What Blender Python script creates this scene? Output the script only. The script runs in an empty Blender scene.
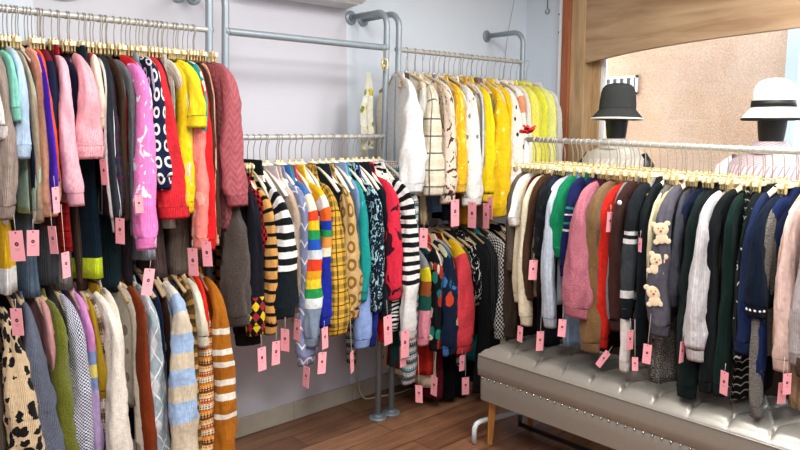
# Knitwear shop: rails of garments along a wall, a free-standing rack behind a tufted bench, shop window
import bpy, math, random
from mathutils import Vector, noise
C = bpy.context.scene.collection
PI = math.pi
sin, cos = math.sin, math.cos

# ------------------------------------------------------------------ helpers
def lin(h):
    h = h.lstrip('#'); r = []
    for i in (0, 2, 4):
        c = int(h[i:i+2], 16) / 255
        r.append(c / 12.92 if c <= .04045 else ((c + .055) / 1.055) ** 2.4)
    return (r[0], r[1], r[2], 1)

def link(name, verts, faces, m=None, parent=None, uvs=None, smooth=True):
    me = bpy.data.meshes.new(name)
    me.from_pydata(verts, [], faces)
    if smooth: me.polygons.foreach_set('use_smooth', [True] * len(me.polygons))
    if uvs:
        ul = me.uv_layers.new(name='UVMap'); k = 0
        for f in uvs:
            for c in f:
                ul.data[k].uv = c; k += 1
    if m:
        for x in (m if isinstance(m, list) else [m]): me.materials.append(x)
    me.update()
    o = bpy.data.objects.new(name, me); C.objects.link(o)
    if parent: o.parent = parent
    return o

class MB:
    """collects shapes into one mesh"""
    def __init__(s): s.v = []; s.f = []
    def box(s, a, b):
        n = len(s.v); (x0, y0, z0), (x1, y1, z1) = a, b
        s.v += [(x0,y0,z0),(x1,y0,z0),(x1,y1,z0),(x0,y1,z0),(x0,y0,z1),(x1,y0,z1),(x1,y1,z1),(x0,y1,z1)]
        s.f += [tuple(n+i for i in q) for q in ((0,3,2,1),(4,5,6,7),(0,1,5,4),(1,2,6,5),(2,3,7,6),(3,0,4,7))]
        return s
    def tube(s, pts, r, n=10, cap=True, sq=1.0):
        pts = [Vector(p) for p in pts]; base = len(s.v); k = len(pts)
        rr = r if isinstance(r, (list, tuple)) else [r] * k
        t0 = (pts[1] - pts[0]).normalized()
        ref = Vector((0,0,1)) if abs(t0.z) < .9 else Vector((1,0,0))
        u = t0.cross(ref).normalized()
        for i, p in enumerate(pts):
            t = (pts[min(i+1,k-1)] - pts[max(i-1,0)]).normalized()
            u = (u - t * u.dot(t)).normalized(); w = t.cross(u)
            for j in range(n):
                a = 2*PI*j/n
                s.v.append(tuple(p + u*cos(a)*rr[i] + w*sin(a)*rr[i]*sq))
        for i in range(k-1):
            for j in range(n):
                a = base+i*n+j; b = base+i*n+(j+1) % n
                s.f.append((a, b, b+n, a+n))
        if cap:
            s.f.append(tuple(base+j for j in range(n))[::-1])
            s.f.append(tuple(base+(k-1)*n+j for j in range(n)))
        return s
    def lathe(s, prof, n=24, c=(0,0,0), sx=1, sy=1):
        base = len(s.v)
        for r, z in prof:
            for j in range(n):
                a = 2*PI*j/n; s.v.append((c[0]+r*cos(a)*sx, c[1]+r*sin(a)*sy, c[2]+z))
        for i in range(len(prof)-1):
            for j in range(n):
                a = base+i*n+j; b = base+i*n+(j+1) % n
                s.f.append((a, b, b+n, a+n))
        return s
    def prism(s, poly, x0, x1):
        """poly of (y,z) extruded along x"""
        n = len(s.v); k = len(poly)
        s.v += [(x0,y,z) for y,z in poly] + [(x1,y,z) for y,z in poly]
        s.f.append(tuple(n+i for i in range(k))); s.f.append(tuple(n+k+i for i in range(k))[::-1])
        for i in range(k): s.f.append((n+i, n+k+i, n+k+(i+1)%k, n+(i+1)%k))
        return s
    def build(s, name, m=None, parent=None, smooth=False, bevel=0):
        o = link(name, s.v, s.f, m, parent, smooth=smooth)
        if bevel:
            b = o.modifiers.new('bevel', 'BEVEL'); b.width = bevel; b.segments = 2; b.limit_method = 'ANGLE'
        return o

def empty(name, loc, rz=0):
    o = bpy.data.objects.new(name, None); C.objects.link(o)
    o.location = loc; o.rotation_euler = (0, 0, rz); o.empty_display_size = .05
    return o
def tag(o, label=None, cat=None, group=None, kind=None):
    if label: o['label'] = label
    if cat: o['category'] = cat
    if group: o['group'] = group
    if kind: o['kind'] = kind
    return o
def shade(o, ang=40):
    """smooth faces, keep edges sharper than ang"""
    me = o.data
    me.polygons.foreach_set('use_smooth', [True] * len(me.polygons))
    me.set_sharp_from_angle(angle=math.radians(ang))
    return o

# ------------------------------------------------------------------ materials
class NT:
    def __init__(s, name):
        s.m = bpy.data.materials.new(name); s.m.use_nodes = True
        s.t = s.m.node_tree; s.b = s.t.nodes['Principled BSDF']
    def n(s, typ, **kw):
        x = s.t.nodes.new('ShaderNode' + typ)
        for k, v in kw.items(): setattr(x, k, v)
        return x
    def put(s, sock, v):
        if hasattr(v, 'links'): s.t.links.new(v, sock)
        else: sock.default_value = v
    def math(s, op, a, b=0.0, c=None):
        x = s.n('Math', operation=op); s.put(x.inputs[0], a); s.put(x.inputs[1], b)
        if c is not None: s.put(x.inputs[2], c)
        return x.outputs[0]
    def mix(s, f, a, b, mode='MIX'):
        x = s.n('Mix', data_type='RGBA', blend_type=mode)
        s.put(x.inputs[0], f); s.put(x.inputs[6], a); s.put(x.inputs[7], b)
        return x.outputs[2]
    def ramp(s, f, stops, interp='CONSTANT'):
        x = s.n('ValToRGB'); cr = x.color_ramp; cr.interpolation = interp
        for i, (p, c) in enumerate(stops):
            e = cr.elements[i] if i < 2 and i < len(cr.elements) else cr.elements.new(p)
            e.position = p; e.color = c
        if len(stops) == 1: cr.elements[1].color = stops[0][1]
        s.put(x.inputs[0], f); return x.outputs[0]
    def noise(s, vec, scale, detail=3, out=0, rough=.5, dist=0):
        x = s.n('TexNoise'); x.inputs['Scale'].default_value = scale; x.inputs['Detail'].default_value = detail
        x.inputs['Roughness'].default_value = rough; x.inputs['Distortion'].default_value = dist
        if vec: s.put(x.inputs['Vector'], vec)
        return x.outputs[out]
    def uv(s):
        tc = s.n('TexCoord'); sp = s.n('SeparateXYZ'); s.t.links.new(tc.outputs['UV'], sp.inputs[0])
        return tc.outputs['UV'], sp.outputs[0], sp.outputs[1]
    def xyz(s, u, v):
        x = s.n('CombineXYZ'); s.put(x.inputs[0], u); s.put(x.inputs[1], v); return x.outputs[0]
    def band(s, v, p, w, ph=0.0):
        """1 inside the first w (fraction) of every period p"""
        fr = s.math('FRACT', s.math('MULTIPLY_ADD', v, 1/p, ph + 100))
        return s.math('LESS_THAN', fr, w)
    def bump(s, h, strength, dist=.002):
        x = s.n('Bump'); x.inputs['Strength'].default_value = strength; x.inputs['Distance'].default_value = dist
        s.put(x.inputs['Height'], h); s.t.links.new(x.outputs[0], s.b.inputs['Normal'])

MATS = {}
def cloth(kind, cols, p=.03, q=.03, fuzz=0, rough=.9):
    """a knitted or woven fabric; u, v in metres on the garment (v runs down)"""
    key = (kind, tuple(cols) if not isinstance(cols[0], tuple) else tuple(cols), p, q, fuzz)
    if key in MATS: return MATS[key]
    s = NT('fabric_' + kind); uv, u, v = s.uv()
    L = [lin(c) if isinstance(c, str) else (c[0], lin(c[1])) for c in cols]
    nz = s.noise(uv, 60, 3)
    wob = s.math('MULTIPLY_ADD', s.noise(uv, 9, 2), .012, -.006)
    vw = s.math('ADD', v, wob)
    if kind == 'solid': c = L[0]
    elif kind == 'heather':            # two yarns marled together
        c = s.mix(s.math('GREATER_THAN', s.noise(uv, 250, 2), .5), L[0], L[1])
    elif kind == 'stripes':            # equal bands, period p
        k = len(L); fr = s.math('FRACT', s.math('MULTIPLY_ADD', vw, 1/p, 10))
        c = s.ramp(fr, [(i/k, L[i]) for i in range(k)])
    elif kind == 'vstripes':
        k = len(L); fr = s.math('FRACT', s.math('MULTIPLY_ADD', u, 1/p, 10))
        c = s.ramp(fr, [(i/k, L[i]) for i in range(k)])
    elif kind == 'blocks':             # (distance down / 0.8 m, colour)
        c = s.ramp(s.math('MULTIPLY', vw, 1/.8), L)
    elif kind == 'bandblocks':         # first colour, then stripes of the rest from q down, period p
        k = len(L)-1; fr = s.math('FRACT', s.math('MULTIPLY_ADD', vw, 1/p, 10))
        st = s.ramp(fr, [(i/k, L[i+1]) for i in range(k)])
        c = s.mix(s.math('GREATER_THAN', vw, q), L[0], st)
    elif kind == 'plaid':              # ground, wide band, thin line
        a = s.band(u, p, .38); b = s.band(v, p, .38)
        c = s.mix(s.math('MULTIPLY', s.math('ADD', a, b), .5), L[0], L[1])
        t = s.math('MAXIMUM', s.band(u, p, .09, .4), s.band(v, p, .09, .4))
        c = s.mix(s.math('MULTIPLY', t, .85), c, L[2])
    elif kind == 'check':
        a = s.band(u, p, .5); b = s.band(v, p, .5)
        x = s.math('ABSOLUTE', s.math('SUBTRACT', a, b)); c = s.mix(x, L[0], L[1])
    elif kind == 'harlequin':
        a = s.math('FLOOR', s.math('ADD', s.math('MULTIPLY', u, 1/p), s.math('MULTIPLY', v, 1/(p*1.5))))
        b = s.math('FLOOR', s.math('SUBTRACT', s.math('MULTIPLY', u, 1/p), s.math('MULTIPLY', v, 1/(p*1.5))))
        x = s.math('FLOORED_MODULO', s.math('ADD', a, b), 2.0)
        y = s.math('FLOORED_MODULO', a, 2.0)
        c = s.mix(x, s.mix(y, L[1], L[2]), L[0])
        if len(L) > 3:                  # dark cuff and a plain band above
            c = s.mix(s.math('LESS_THAN', v, q), c, L[3])
    elif kind == 'argyle':
        fu = s.math('ABSOLUTE', s.math('SUBTRACT', s.math('FRACT', s.math('MULTIPLY_ADD', u, 1/p, 10.5)), .5))
        fv = s.math('ABSOLUTE', s.math('SUBTRACT', s.math('FRACT', s.math('MULTIPLY_ADD', v, 1/(p*1.9), 10)), .5))
        d = s.math('LESS_THAN', s.math('ADD', fu, fv), .42)
        c = s.mix(d, L[0], L[1])
        l = s.math('LESS_THAN', s.math('ABSOLUTE', s.math('SUBTRACT', fu, fv)), .03)
        c = s.mix(l, c, L[2])
    elif kind in ('spots', 'rings', 'leopard'):
        x = s.n('TexVoronoi'); s.put(x.inputs['Vector'], s.xyz(u, s.math('MULTIPLY', vw, .8)))
        x.inputs['Scale'].default_value = 1/p; x.inputs['Randomness'].default_value = {'rings': 0, 'spots': .35, 'leopard': .9}[kind]
        d = x.outputs[0]
        if kind == 'leopard':
            d = s.math('ADD', d, s.math('MULTIPLY_ADD', s.noise(uv, 60, 2), .5, -.25))
            c = s.mix(s.math('LESS_THAN', d, .50), L[0], L[1])
        elif kind == 'spots': c = s.mix(s.math('LESS_THAN', d, q), L[0], L[1])
        else: c = s.mix(s.math('LESS_THAN', s.math('ABSOLUTE', s.math('SUBTRACT', d, .27)), .09), L[0], L[1])
    elif kind == 'floral':             # motifs of several colours scattered over a ground
        x = s.n('TexVoronoi'); s.put(x.inputs['Vector'], s.xyz(u, s.math('MULTIPLY', v, .7)))
        x.inputs['Scale'].default_value = 1/p
        d = s.math('ADD', x.outputs[0], s.math('MULTIPLY_ADD', s.noise(uv, 45, 1), .3, -.15))
        sp = s.n('SeparateColor'); s.t.links.new(x.outputs[1], sp.inputs[0])
        k = len(L)-1; cc = s.ramp(sp.outputs[0], [(i/k, L[i+1]) for i in range(k)])
        c = s.mix(s.math('LESS_THAN', d, q), L[0], cc)
    elif kind == 'blot':               # loose brush shapes
        d = s.noise(s.xyz(s.math('MULTIPLY', u, 1.5), v), 1/p, 1, dist=1.5)
        c = s.mix(s.math('GREATER_THAN', d, q), L[0], L[1])
    elif kind in ('chevron', 'herring'):
        z = s.math('PINGPONG', s.math('MULTIPLY', u, 1/q), .5)
        fr = s.math('FRACT', s.math('ADD', s.math('MULTIPLY', v, 1/p), s.math('MULTIPLY', z, 2.4)))
        w = s.math('LESS_THAN', fr, .5); c = s.mix(w, L[0], L[1])
    elif kind == 'zebra':
        d = s.math('ADD', s.math('MULTIPLY', v, 1/p), s.math('MULTIPLY', s.noise(uv, 14, 1), 1.6))
        c = s.mix(s.math('LESS_THAN', s.math('FRACT', d), .5), L[0], L[1])
    elif kind == 'wavy':               # rows of scalloped light lines
        z = s.math('MULTIPLY', s.math('ABSOLUTE', s.math('SINE', s.math('MULTIPLY', u, PI/q))), .35)
        fr = s.math('FRACT', s.math('ADD', s.math('MULTIPLY', v, 1/p), z))
        c = s.mix(s.math('LESS_THAN', fr, .16), L[0], L[1])
    elif kind == 'fairisle':           # bands, some of them carrying small motifs
        k = len(L); fr = s.math('MULTIPLY_ADD', v, 1/p, 10)
        row = s.ramp(s.math('FRACT', fr), [(i/k, L[i]) for i in range(k)])
        row2 = s.ramp(s.math('FRACT', s.math('ADD', fr, 1.5/k)), [(i/k, L[i]) for i in range(k)])
        m = s.math('MULTIPLY', s.band(u, .012, .5), s.band(v, .010, .6))
        c = s.mix(m, row, row2)
    if kind in ('solid', 'heather') or True:
        hv = s.math('MULTIPLY_ADD', nz, .5, .75)
        g = s.n('CombineColor'); [s.put(g.inputs[i], hv) for i in range(3)]
        c = s.mix(1.0, c, g.outputs[0], 'MULTIPLY')
    s.put(s.b.inputs['Base Color'], c)
    s.b.inputs['Roughness'].default_value = rough
    s.b.inputs['Specular IOR Level'].default_value = .06
    s.b.inputs['Sheen Weight'].default_value = .03 + .15*(fuzz > 0)
    if fuzz:
        s.bump(s.noise(s.xyz(u, s.math('MULTIPLY', v, .5)), 190, 4, rough=.75), .9, .006)
    else:
        rib = s.math('SINE', s.math('MULTIPLY', u, 1500))
        h = s.math('MULTIPLY', rib, .3)
        if kind == 'herring': h = s.math('ADD', h, s.math('MULTIPLY', w, 4.0))
        h = s.math('ADD', h, s.math('MULTIPLY', s.noise(s.xyz(u, s.math('MULTIPLY', v, .45)), 34, 4, rough=.6), 4.0))
        s.bump(h, .7, .005)
    MATS[key] = s.m
    return s.m

def plain(name, col, rough=.5, metal=0, spec=.5, nz=0, nscale=20, bump=0, coat=0, trans=0):
    s = NT(name); s.b.inputs['Roughness'].default_value = rough; s.b.inputs['Metallic'].default_value = metal
    s.b.inputs['Specular IOR Level'].default_value = spec; s.b.inputs['Coat Weight'].default_value = coat
    if trans: s.b.inputs['Transmission Weight'].default_value = trans
    tc = s.n('TexCoord'); n = s.noise(tc.outputs['Object'], nscale, 4)
    c = lin(col)
    if nz:
        s.put(s.b.inputs['Base Color'], s.mix(n, tuple(x*(1-nz) for x in c[:3]) + (1,), tuple(min(1, x*(1+nz)) for x in c[:3]) + (1,)))
    else: s.put(s.b.inputs['Base Color'], c)
    if bump: s.bump(n, bump, .004)
    return s.m

def wood(name, c0, c1, axis=1, scale=3, stretch=14, rough=.45, spec=.4):
    s = NT(name); tc = s.n('TexCoord'); mp = s.n('Mapping')
    sc = [stretch]*3; sc[axis] = 1.0; mp.inputs['Scale'].default_value = sc
    s.t.links.new(tc.outputs['Object'], mp.inputs[0])
    n = s.noise(mp.outputs[0], scale, 6, dist=.8, rough=.6)
    s.put(s.b.inputs['Base Color'], s.ramp(n, [(.3, lin(c0)), (.7, lin(c1))], 'LINEAR'))
    s.b.inputs['Roughness'].default_value = rough; s.b.inputs['Specular IOR Level'].default_value = spec
    s.bump(n, .15, .002)
    return s.m

M = {
 'pipe': plain('galvanised_pipe', '#8e9aa1', .40, .3, nz=.06),
 'rail': plain('brushed_rail', '#b4b4ae', .4, .3, nz=.1, nscale=60),
 'wire': plain('hook_wire', '#b3aea8', .35, .6),
 'hwood': wood('hanger_wood', '#a58a67', '#c9b08c', 1, 6, 9),
 'hpale': plain('pale_hanger', '#e9dfc9', .45, nz=.05),
 'hcream': wood('cream_hanger', '#dcc89e', '#eddfbd', 1, 6, 9),
 'gold': plain('gold_clip', '#d2bd85', .28, .35, nz=.35, nscale=120),  # lighter and darker glints mottled into the base colour
 'amber': plain('amber_bar', '#e6dab8', .3, .05, nz=.1, nscale=60),
 'cleather': plain('silver_leather', '#9b978e', .32, .42, .5, nz=.05, nscale=60, bump=.1),
 'bwood': wood('bench_leg_wood', '#8a5423', '#b9803f', 2, 8, 8),
 'nail': plain('nickel_nailhead', '#b7b1a4', .25, .9),
 'black': plain('mannequin_black', '#0d0d0f', .45),
 'white': plain('white_paint', '#f0f0ee', .5),
 'felt': plain('dark_felt', '#3b3d3c', .95, 0, .1, nz=.12, nscale=40, bump=.3),
 'wfelt': plain('white_felt', '#f2efe8', .95, 0, .1, nz=.03, nscale=120, bump=.3),
 'ribbon': plain('black_ribbon', '#101412', .5, 0, .4),
 'red': plain('red_satin', '#c81d22', .4),
 'string': plain('tag_string', '#b9aa98', .8),
 'tubewhite': plain('white_tube', '#cfd3d8', .35),
 'bear': plain('bear_fleece', '#e4cfae', .9, 0, .1, nz=.1, nscale=80), 'bearface': plain('bear_face_brown', '#b0623c', .8),
 'tubedark': plain('dark_tube', '#26221f', .5),
}

def tag_mat():
    """pink swing tag: dark round mark above two short lines of small print"""
    s = NT('pink_tag_card'); uv, u, v = s.uv()
    du = s.math('SUBTRACT', u, .5); dv = s.math('MULTIPLY', s.math('SUBTRACT', v, .56), 2.1)
    d = s.math('SQRT', s.math('ADD', s.math('MULTIPLY', du, du), s.math('MULTIPLY', dv, dv)))
    c = s.mix(s.math('LESS_THAN', d, .15), lin('#f3a3ac'), lin('#3a1418'))
    pet = s.math('LESS_THAN', d, .05); c = s.mix(pet, c, lin('#c47a80'))
    ln = s.math('MULTIPLY', s.math('LESS_THAN', s.math('ABSOLUTE', s.math('SUBTRACT', v, .40)), .012), s.math('LESS_THAN', s.math('ABSOLUTE', du), .2))
    l2 = s.math('MULTIPLY', s.math('LESS_THAN', s.math('ABSOLUTE', s.math('SUBTRACT', v, .35)), .009), s.math('LESS_THAN', s.math('ABSOLUTE', du), .14))
    c = s.mix(s.math('MULTIPLY', s.math('MAXIMUM', ln, l2), .6), c, lin('#a0606a'))
    hole = s.math('SQRT', s.math('ADD', s.math('MULTIPLY', du, du), s.math('POWER', s.math('MULTIPLY', s.math('SUBTRACT', v, .93), 2.1), 2.0)))
    c = s.mix(s.math('LESS_THAN', hole, .07), c, lin('#7a3a44'))
    s.put(s.b.inputs['Base Color'], c); s.b.inputs['Roughness'].default_value = .5
    return s.m
TAG = tag_mat()

# ------------------------------------------------------------------ hangers and garments
def hanger(o, style, D=.06):
    """parts of one hanger; origin where its hook crosses the rail, local y across the shoulders"""
    hk = [(0, .0, -.110), (0, 0, -.045), (0, -.004, -.030)]
    for i in range(8):
        a = -PI*.75 + i/7*PI*1.45
        hk.append((0, -.0175*cos(a) if 0 else .0175*sin(a+.2)*-1*-1, .0175*cos(a+.2) - .002))
    hk = [(0,0,-.112), (0,.0,-.05), (0,.006,-.03), (0,.0165,-.012), (0,.0185,.002), (0,.012,.0145), (0,0,.0185), (0,-.012,.0145), (0,-.0185,.002), (0,-.016,-.008)]
    MB().tube(hk, .0019, 6).build('hook', M['wire'], o, smooth=True)
    if style == 'clip':
        MB().box((-.005, -.175, -.124), (.005, .175, -.107)).build('bar', M['amber'], o, bevel=.003)
        for y in (-.14, -.02, .02, .145):
            w = .008 if abs(y) > .1 else .005
            cl = MB()
            cl.prism([(y-.013,-.100),(y+.013,-.103),(y+.010,-.140),(y+.003,-.146),(y-.009,-.141)], -w, -.003)
            cl.prism([(y-.013,-.103),(y+.012,-.100),(y+.009,-.141),(y-.003,-.147),(y-.010,-.138)], .003, w)
            cl.tube([(-w-.002, y, -.118), (w+.002, y, -.118)], .004, 8)
            cl.build('clip', M['gold'], o, bevel=.0015)
    else:
        mt = M[{'wood': 'hwood', 'pale': 'hpale', 'cream': 'hcream'}[style]]
        pts = []; rr = []
        for i in range(15):
            y = -.2 + .4*i/14; a = abs(y)/.2
            pts.append((.010*a*a, y, -.116 - (D+.004)*a**1.4)); rr.append(.0135 - .004*a)
        MB().tube(pts, rr, 10, sq=.8).build('shoulder_bar', mt, o, smooth=True)
        MB().lathe([(0,-.098),(.006,-.099),(.008,-.104),(.009,-.112),(.006,-.12)], 10).build('collar_ring', M['gold' if style != 'wood' else 'wire'], o, smooth=True)

def lerp(a, b, t): return a + (b-a)*t
def crv(ks, t):
    """smooth interpolation through keys (t, value)"""
    for (t0, a), (t1, b) in zip(ks, ks[1:]):
        if t <= t1:
            x = (t-t0)/(t1-t0) if t1 > t0 else 0; x = max(0, min(1, x)); return a + (b-a)*(x*x*(3-2*x)*.6 + x*.4)
    return ks[-1][1]

def loft(name, rings, uvr, m, parent, endcap=True, fuzz=0, seed=0):
    n = len(rings[0]); V = []; F = []; UV = []
    for r in rings: V += r
    if fuzz:
        c = [Vector((sum(p[0] for p in r)/n, sum(p[1] for p in r)/n, 0)) for r in rings]
        W = []
        for i, r in enumerate(rings):
            for p in r:
                q = Vector(p); d = (Vector((q.x, q.y, 0)) - c[i]); d = d.normalized() if d.length > 1e-6 else Vector((1,0,0))
                k = noise.noise(Vector((q.x*70+seed, q.y*70, q.z*55)))*.6 + noise.noise(Vector((q.x*200+seed, q.y*200, q.z*120)))*.7
                W.append(tuple(q + d*fuzz*k))
        V = W
    for i in range(len(rings)-1):
        for j in range(n):
            k = (j+1) % n
            F.append((i*n+j, i*n+k, (i+1)*n+k, (i+1)*n+j))
            UV.append((uvr[i][j], uvr[i][j+1], uvr[i+1][j+1], uvr[i+1][j]))
    if endcap:
        e = len(rings)-1; c = len(V)
        r = rings[-1]; z = sum(p[2] for p in r)/n
        V.append((sum(p[0] for p in r)/n, sum(p[1] for p in r)/n, z + .035))
        for j in range(n):
            k = (j+1) % n
            F.append((e*n+j, e*n+k, c)); UV.append((uvr[e][j], uvr[e][j+1], uvr[e][j]))
    return link(name, V, F, m, parent, UV)

def body(o, m, hw, zb, th, nw=.10, fuzz=0, seed=0, tail=0, name='body', fold=1.0, ztop=-.128, flare=0, thb=None, D=.057):
    """hw half width across the shoulders, zb hem height, th half thickness, nw half width of the neck"""
    rnd = random.Random(seed); n = 40; thb = thb or th*1.5
    zs = -.185; keysW = [(0, nw), (.35*D, nw+.015), (.88*D, lerp(nw, hw, .72)), (1.3*D, hw-.006), (1.3*D+.04, hw), (.24, hw-.006), (abs(zb-ztop), hw-.004+flare)]
    L = abs(zb-ztop); m1 = 26; lev = [0, .008, .02, .035, .05, .065, .085, .11] + [.11 + (L-.11)*((i+1)/(m1-8)) for i in range(m1-8)]
    ph = [rnd.random()*6.28 for _ in range(6)]; rings = []; U = []
    for d in lev:
        w = crv(keysW, d); f = d/L
        t = lerp(.011, th, min(1, d/.12)); t = lerp(t, thb, max(0, f-.15))
        r = []; uu = []
        for j in range(n+1):
            a = 2*PI*j/n + PI/2; ca, sa = cos(a), sin(a)
            y = w*math.copysign(abs(sa)**.75, sa); x = t*math.copysign(abs(ca)**.8, ca)
            x *= 1 + fold*(.22*sin(y*40+ph[0]+d*2) + .12*sin(y*75+ph[1]-d*3))*min(1, f*2)
            x += fold*f*.006*sin(y*22+ph[2]) + fold*.003*f*sin(d*14+ph[3])
            y += .006*f*sin(d*9+ph[4])
            if j < n: r.append((x, y, ztop-d + .006*f*sin(y*18+ph[5])))
            uu.append((y if ca >= 0 else .4-y, d))
        rings.append(r); U.append(uu)
    return loft(name, rings, U, m, o, True, fuzz, seed)

def ridge(x, y, z):
    v = noise.noise(Vector((x, y, z))); return 1 - 2*abs(v)*1.6
def sleeve(o, m, side, hw, rx, ry, zend, fuzz=0, seed=0, cuff=.8, name='sleeve', dx=0, puff=0, vo=0, D=.057, cl=.045):
    rnd = random.Random(seed*7+side); n = 26; t0 = -.128 - D
    lean = rnd.uniform(-.012, .018)
    ks = [(-.085, t0+.034), (-.04, t0+.016), (-.002, t0-.012), (.020, t0-.050), (.033, t0-.11), (.036+lean, lerp(t0-.11, zend, .5)), (.028+lean*.5, zend)]
    P = []
    for i in range(len(ks)-1):
        p0, p1, p2, p3 = ks[max(i-1,0)], ks[i], ks[i+1], ks[min(i+2, len(ks)-1)]
        q = 4 if i < 4 else (9 if i == 4 else 11)
        for s in range(q):
            t = s/q
            P.append(tuple(.5*((2*p1[c]) + (-p0[c]+p2[c])*t + (2*p0[c]-5*p1[c]+4*p2[c]-p3[c])*t*t + (-p0[c]+3*p1[c]-3*p2[c]+p3[c])*t**3) for c in (0,1)))
    P.append(ks[-1])
    dist = [0]
    for a, b in zip(P, P[1:]): dist.append(dist[-1] + math.hypot(b[0]-a[0], b[1]-a[1]))
    T = dist[-1]; ph = [rnd.random()*6.28 for _ in range(6)]; rings = []; U = []
    wide = rnd.uniform(.80, .98); low = rnd.uniform(.92, 1.06); kick = rnd.uniform(-.012, .012); cfl = min(cl, T*.2)
    # the ribbed cuff is a piece of its own; the sleeve ends just inside it
    def ring(d, y, z, ty, tz, cuffed):
        ny, nz_ = -tz, ty; f = d/T
        kx = crv([(0, min(rx, .011)), (.06, min(rx*.5, .015)), (.13, min(rx*.5, .024)), (.22, rx*wide*.72), (.34, rx*wide*.92), (max(.36, T-cfl-.06), rx*(low+puff)), (max(.37, T-cfl-.01), rx*(.94+puff)), (max(.38, T-cfl), rx*cuff*1.03), (T+.001, rx*cuff*.97)], d)
        ky = crv([(0, .026), (.07, .036), (.15, ry*1.12), (.3, ry), (max(.31, T-cfl), ry*(.9+puff)), (T+.001, ry*.8*max(cuff, .8))], d)
        r = []; uu = []; wr = min(1, d/.12)
        for j in range(n+1):
            an = 2*PI*j/n + PI; ca, sa = cos(an), sin(an)
            if cuffed: k = 1 + .035*(1 if j % 2 else -1)
            else:
                k = 1 + wr*(.07*sin(3*an+ph[0]+d*4) + .035*sin(d*30+ph[1]+2*an))
                k += wr*.15*(ridge(ca*.9+seed, sa*.9, d*5.5) - .6) + wr*.07*(ridge(ca*1.6, sa*1.6+seed, d*15) - .6)
            x = kx*math.copysign(abs(ca)**.85, ca)*k + dx*f + kick*sin(f*PI)*wr + .004*wr*sin(d*9+ph[3]); q = ky*math.copysign(abs(sa)**.85, sa)*k
            if j < n: r.append((x, side*(hw + y + ny*q), z + nz_*q))
            uu.append(((an-PI)*(rx+ry)*.5, d+vo))
        return r, uu
    main = []; cf = []
    for i, (y, z) in enumerate(P):
        a, b = P[max(i-1,0)], P[min(i+1,len(P)-1)]
        ty, tz = b[0]-a[0], b[1]-a[1]; l = math.hypot(ty, tz); ty /= l; tz /= l; d = dist[i]
        if d < T-cfl: main.append(ring(d, y, z, ty, tz, 0)); last = (y, z, ty, tz, d)
    y, z, ty, tz, d = last; ze = P[-1]
    for q in range(5):
        f = q/4; dd = lerp(T-cfl, T, f); g = (dd-d)/(T-d)
        cf.append(ring(dd, lerp(y, ze[0], g), lerp(z, ze[1], g), 0, -1, 1))
        if q == 0: main.append(ring(dd-.001, lerp(y, ze[0], g), lerp(z, ze[1], g)+.001, 0, -1, 0))
    def mk(lst, nm, par, fz, cap):
        R_ = [x[0] for x in lst]; U_ = [x[1] for x in lst]
        if side < 0: R_ = [r[::-1] for r in R_]; U_ = [u[::-1] for u in U_]
        return loft(nm, R_, U_, m, par, cap, fz, seed)
    sl = mk(main, name, o, fuzz, False)
    mk(cf, 'cuff', sl, fuzz*.6, True)
    return sl

def neckband(o, m, nw, turtle=0):
    r = []; n = 24; prof = [(-.134,1.02),(-.124,1.0),(-.120-.0*turtle,.98)] if not turtle else [(-.136,1.02),(-.118,.98),(-.098,1.0),(-.092,.97)]
    U = []
    for z, k in prof:
        r.append([(.0135*k*cos(2*PI*j/n), nw*k*sin(2*PI*j/n), z + .012*abs(cos(2*PI*j/n))*0 + (.010 if 0 else 0)) for j in range(n)])
        U.append([(nw*j/n*4, z) for j in range(n+1)])
    r = [x[::-1] for x in r]
    return loft('neckband', r, U, m, o, False)

def price_tag(o, x, y, z, rz, tilt, h, w, ztop):
    """a pink card on a string; x, y, z its centre in the garment's frame"""
    t = .0008; a, b = w/2, h/2
    V = [(-a,-t,-b),(a,-t,-b),(a,-t,b),(-a,-t,b),(-a,t,-b),(a,t,-b),(a,t,b),(-a,t,b)]
    F = [(0,1,2,3),(5,4,7,6),(1,5,6,2),(4,0,3,7),(3,2,6,7),(4,5,1,0)]
    q = [(0,0),(1,0),(1,1),(0,1)]; UV = [q, q] + [[(0,0)]*4]*4
    c = link('price_tag', V, F, TAG, o, UV, smooth=False)
    c.location = (x, y, z); c.rotation_euler = (0, tilt, rz)
    st = MB().tube([(0,0,b-.004), (0, .001, b+.012), (0, .002*(1 if ztop > 0 else -1), b+max(.02, ztop))], .0009, 5).build('tag_string', M['string'], c, smooth=True)
    return c

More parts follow.
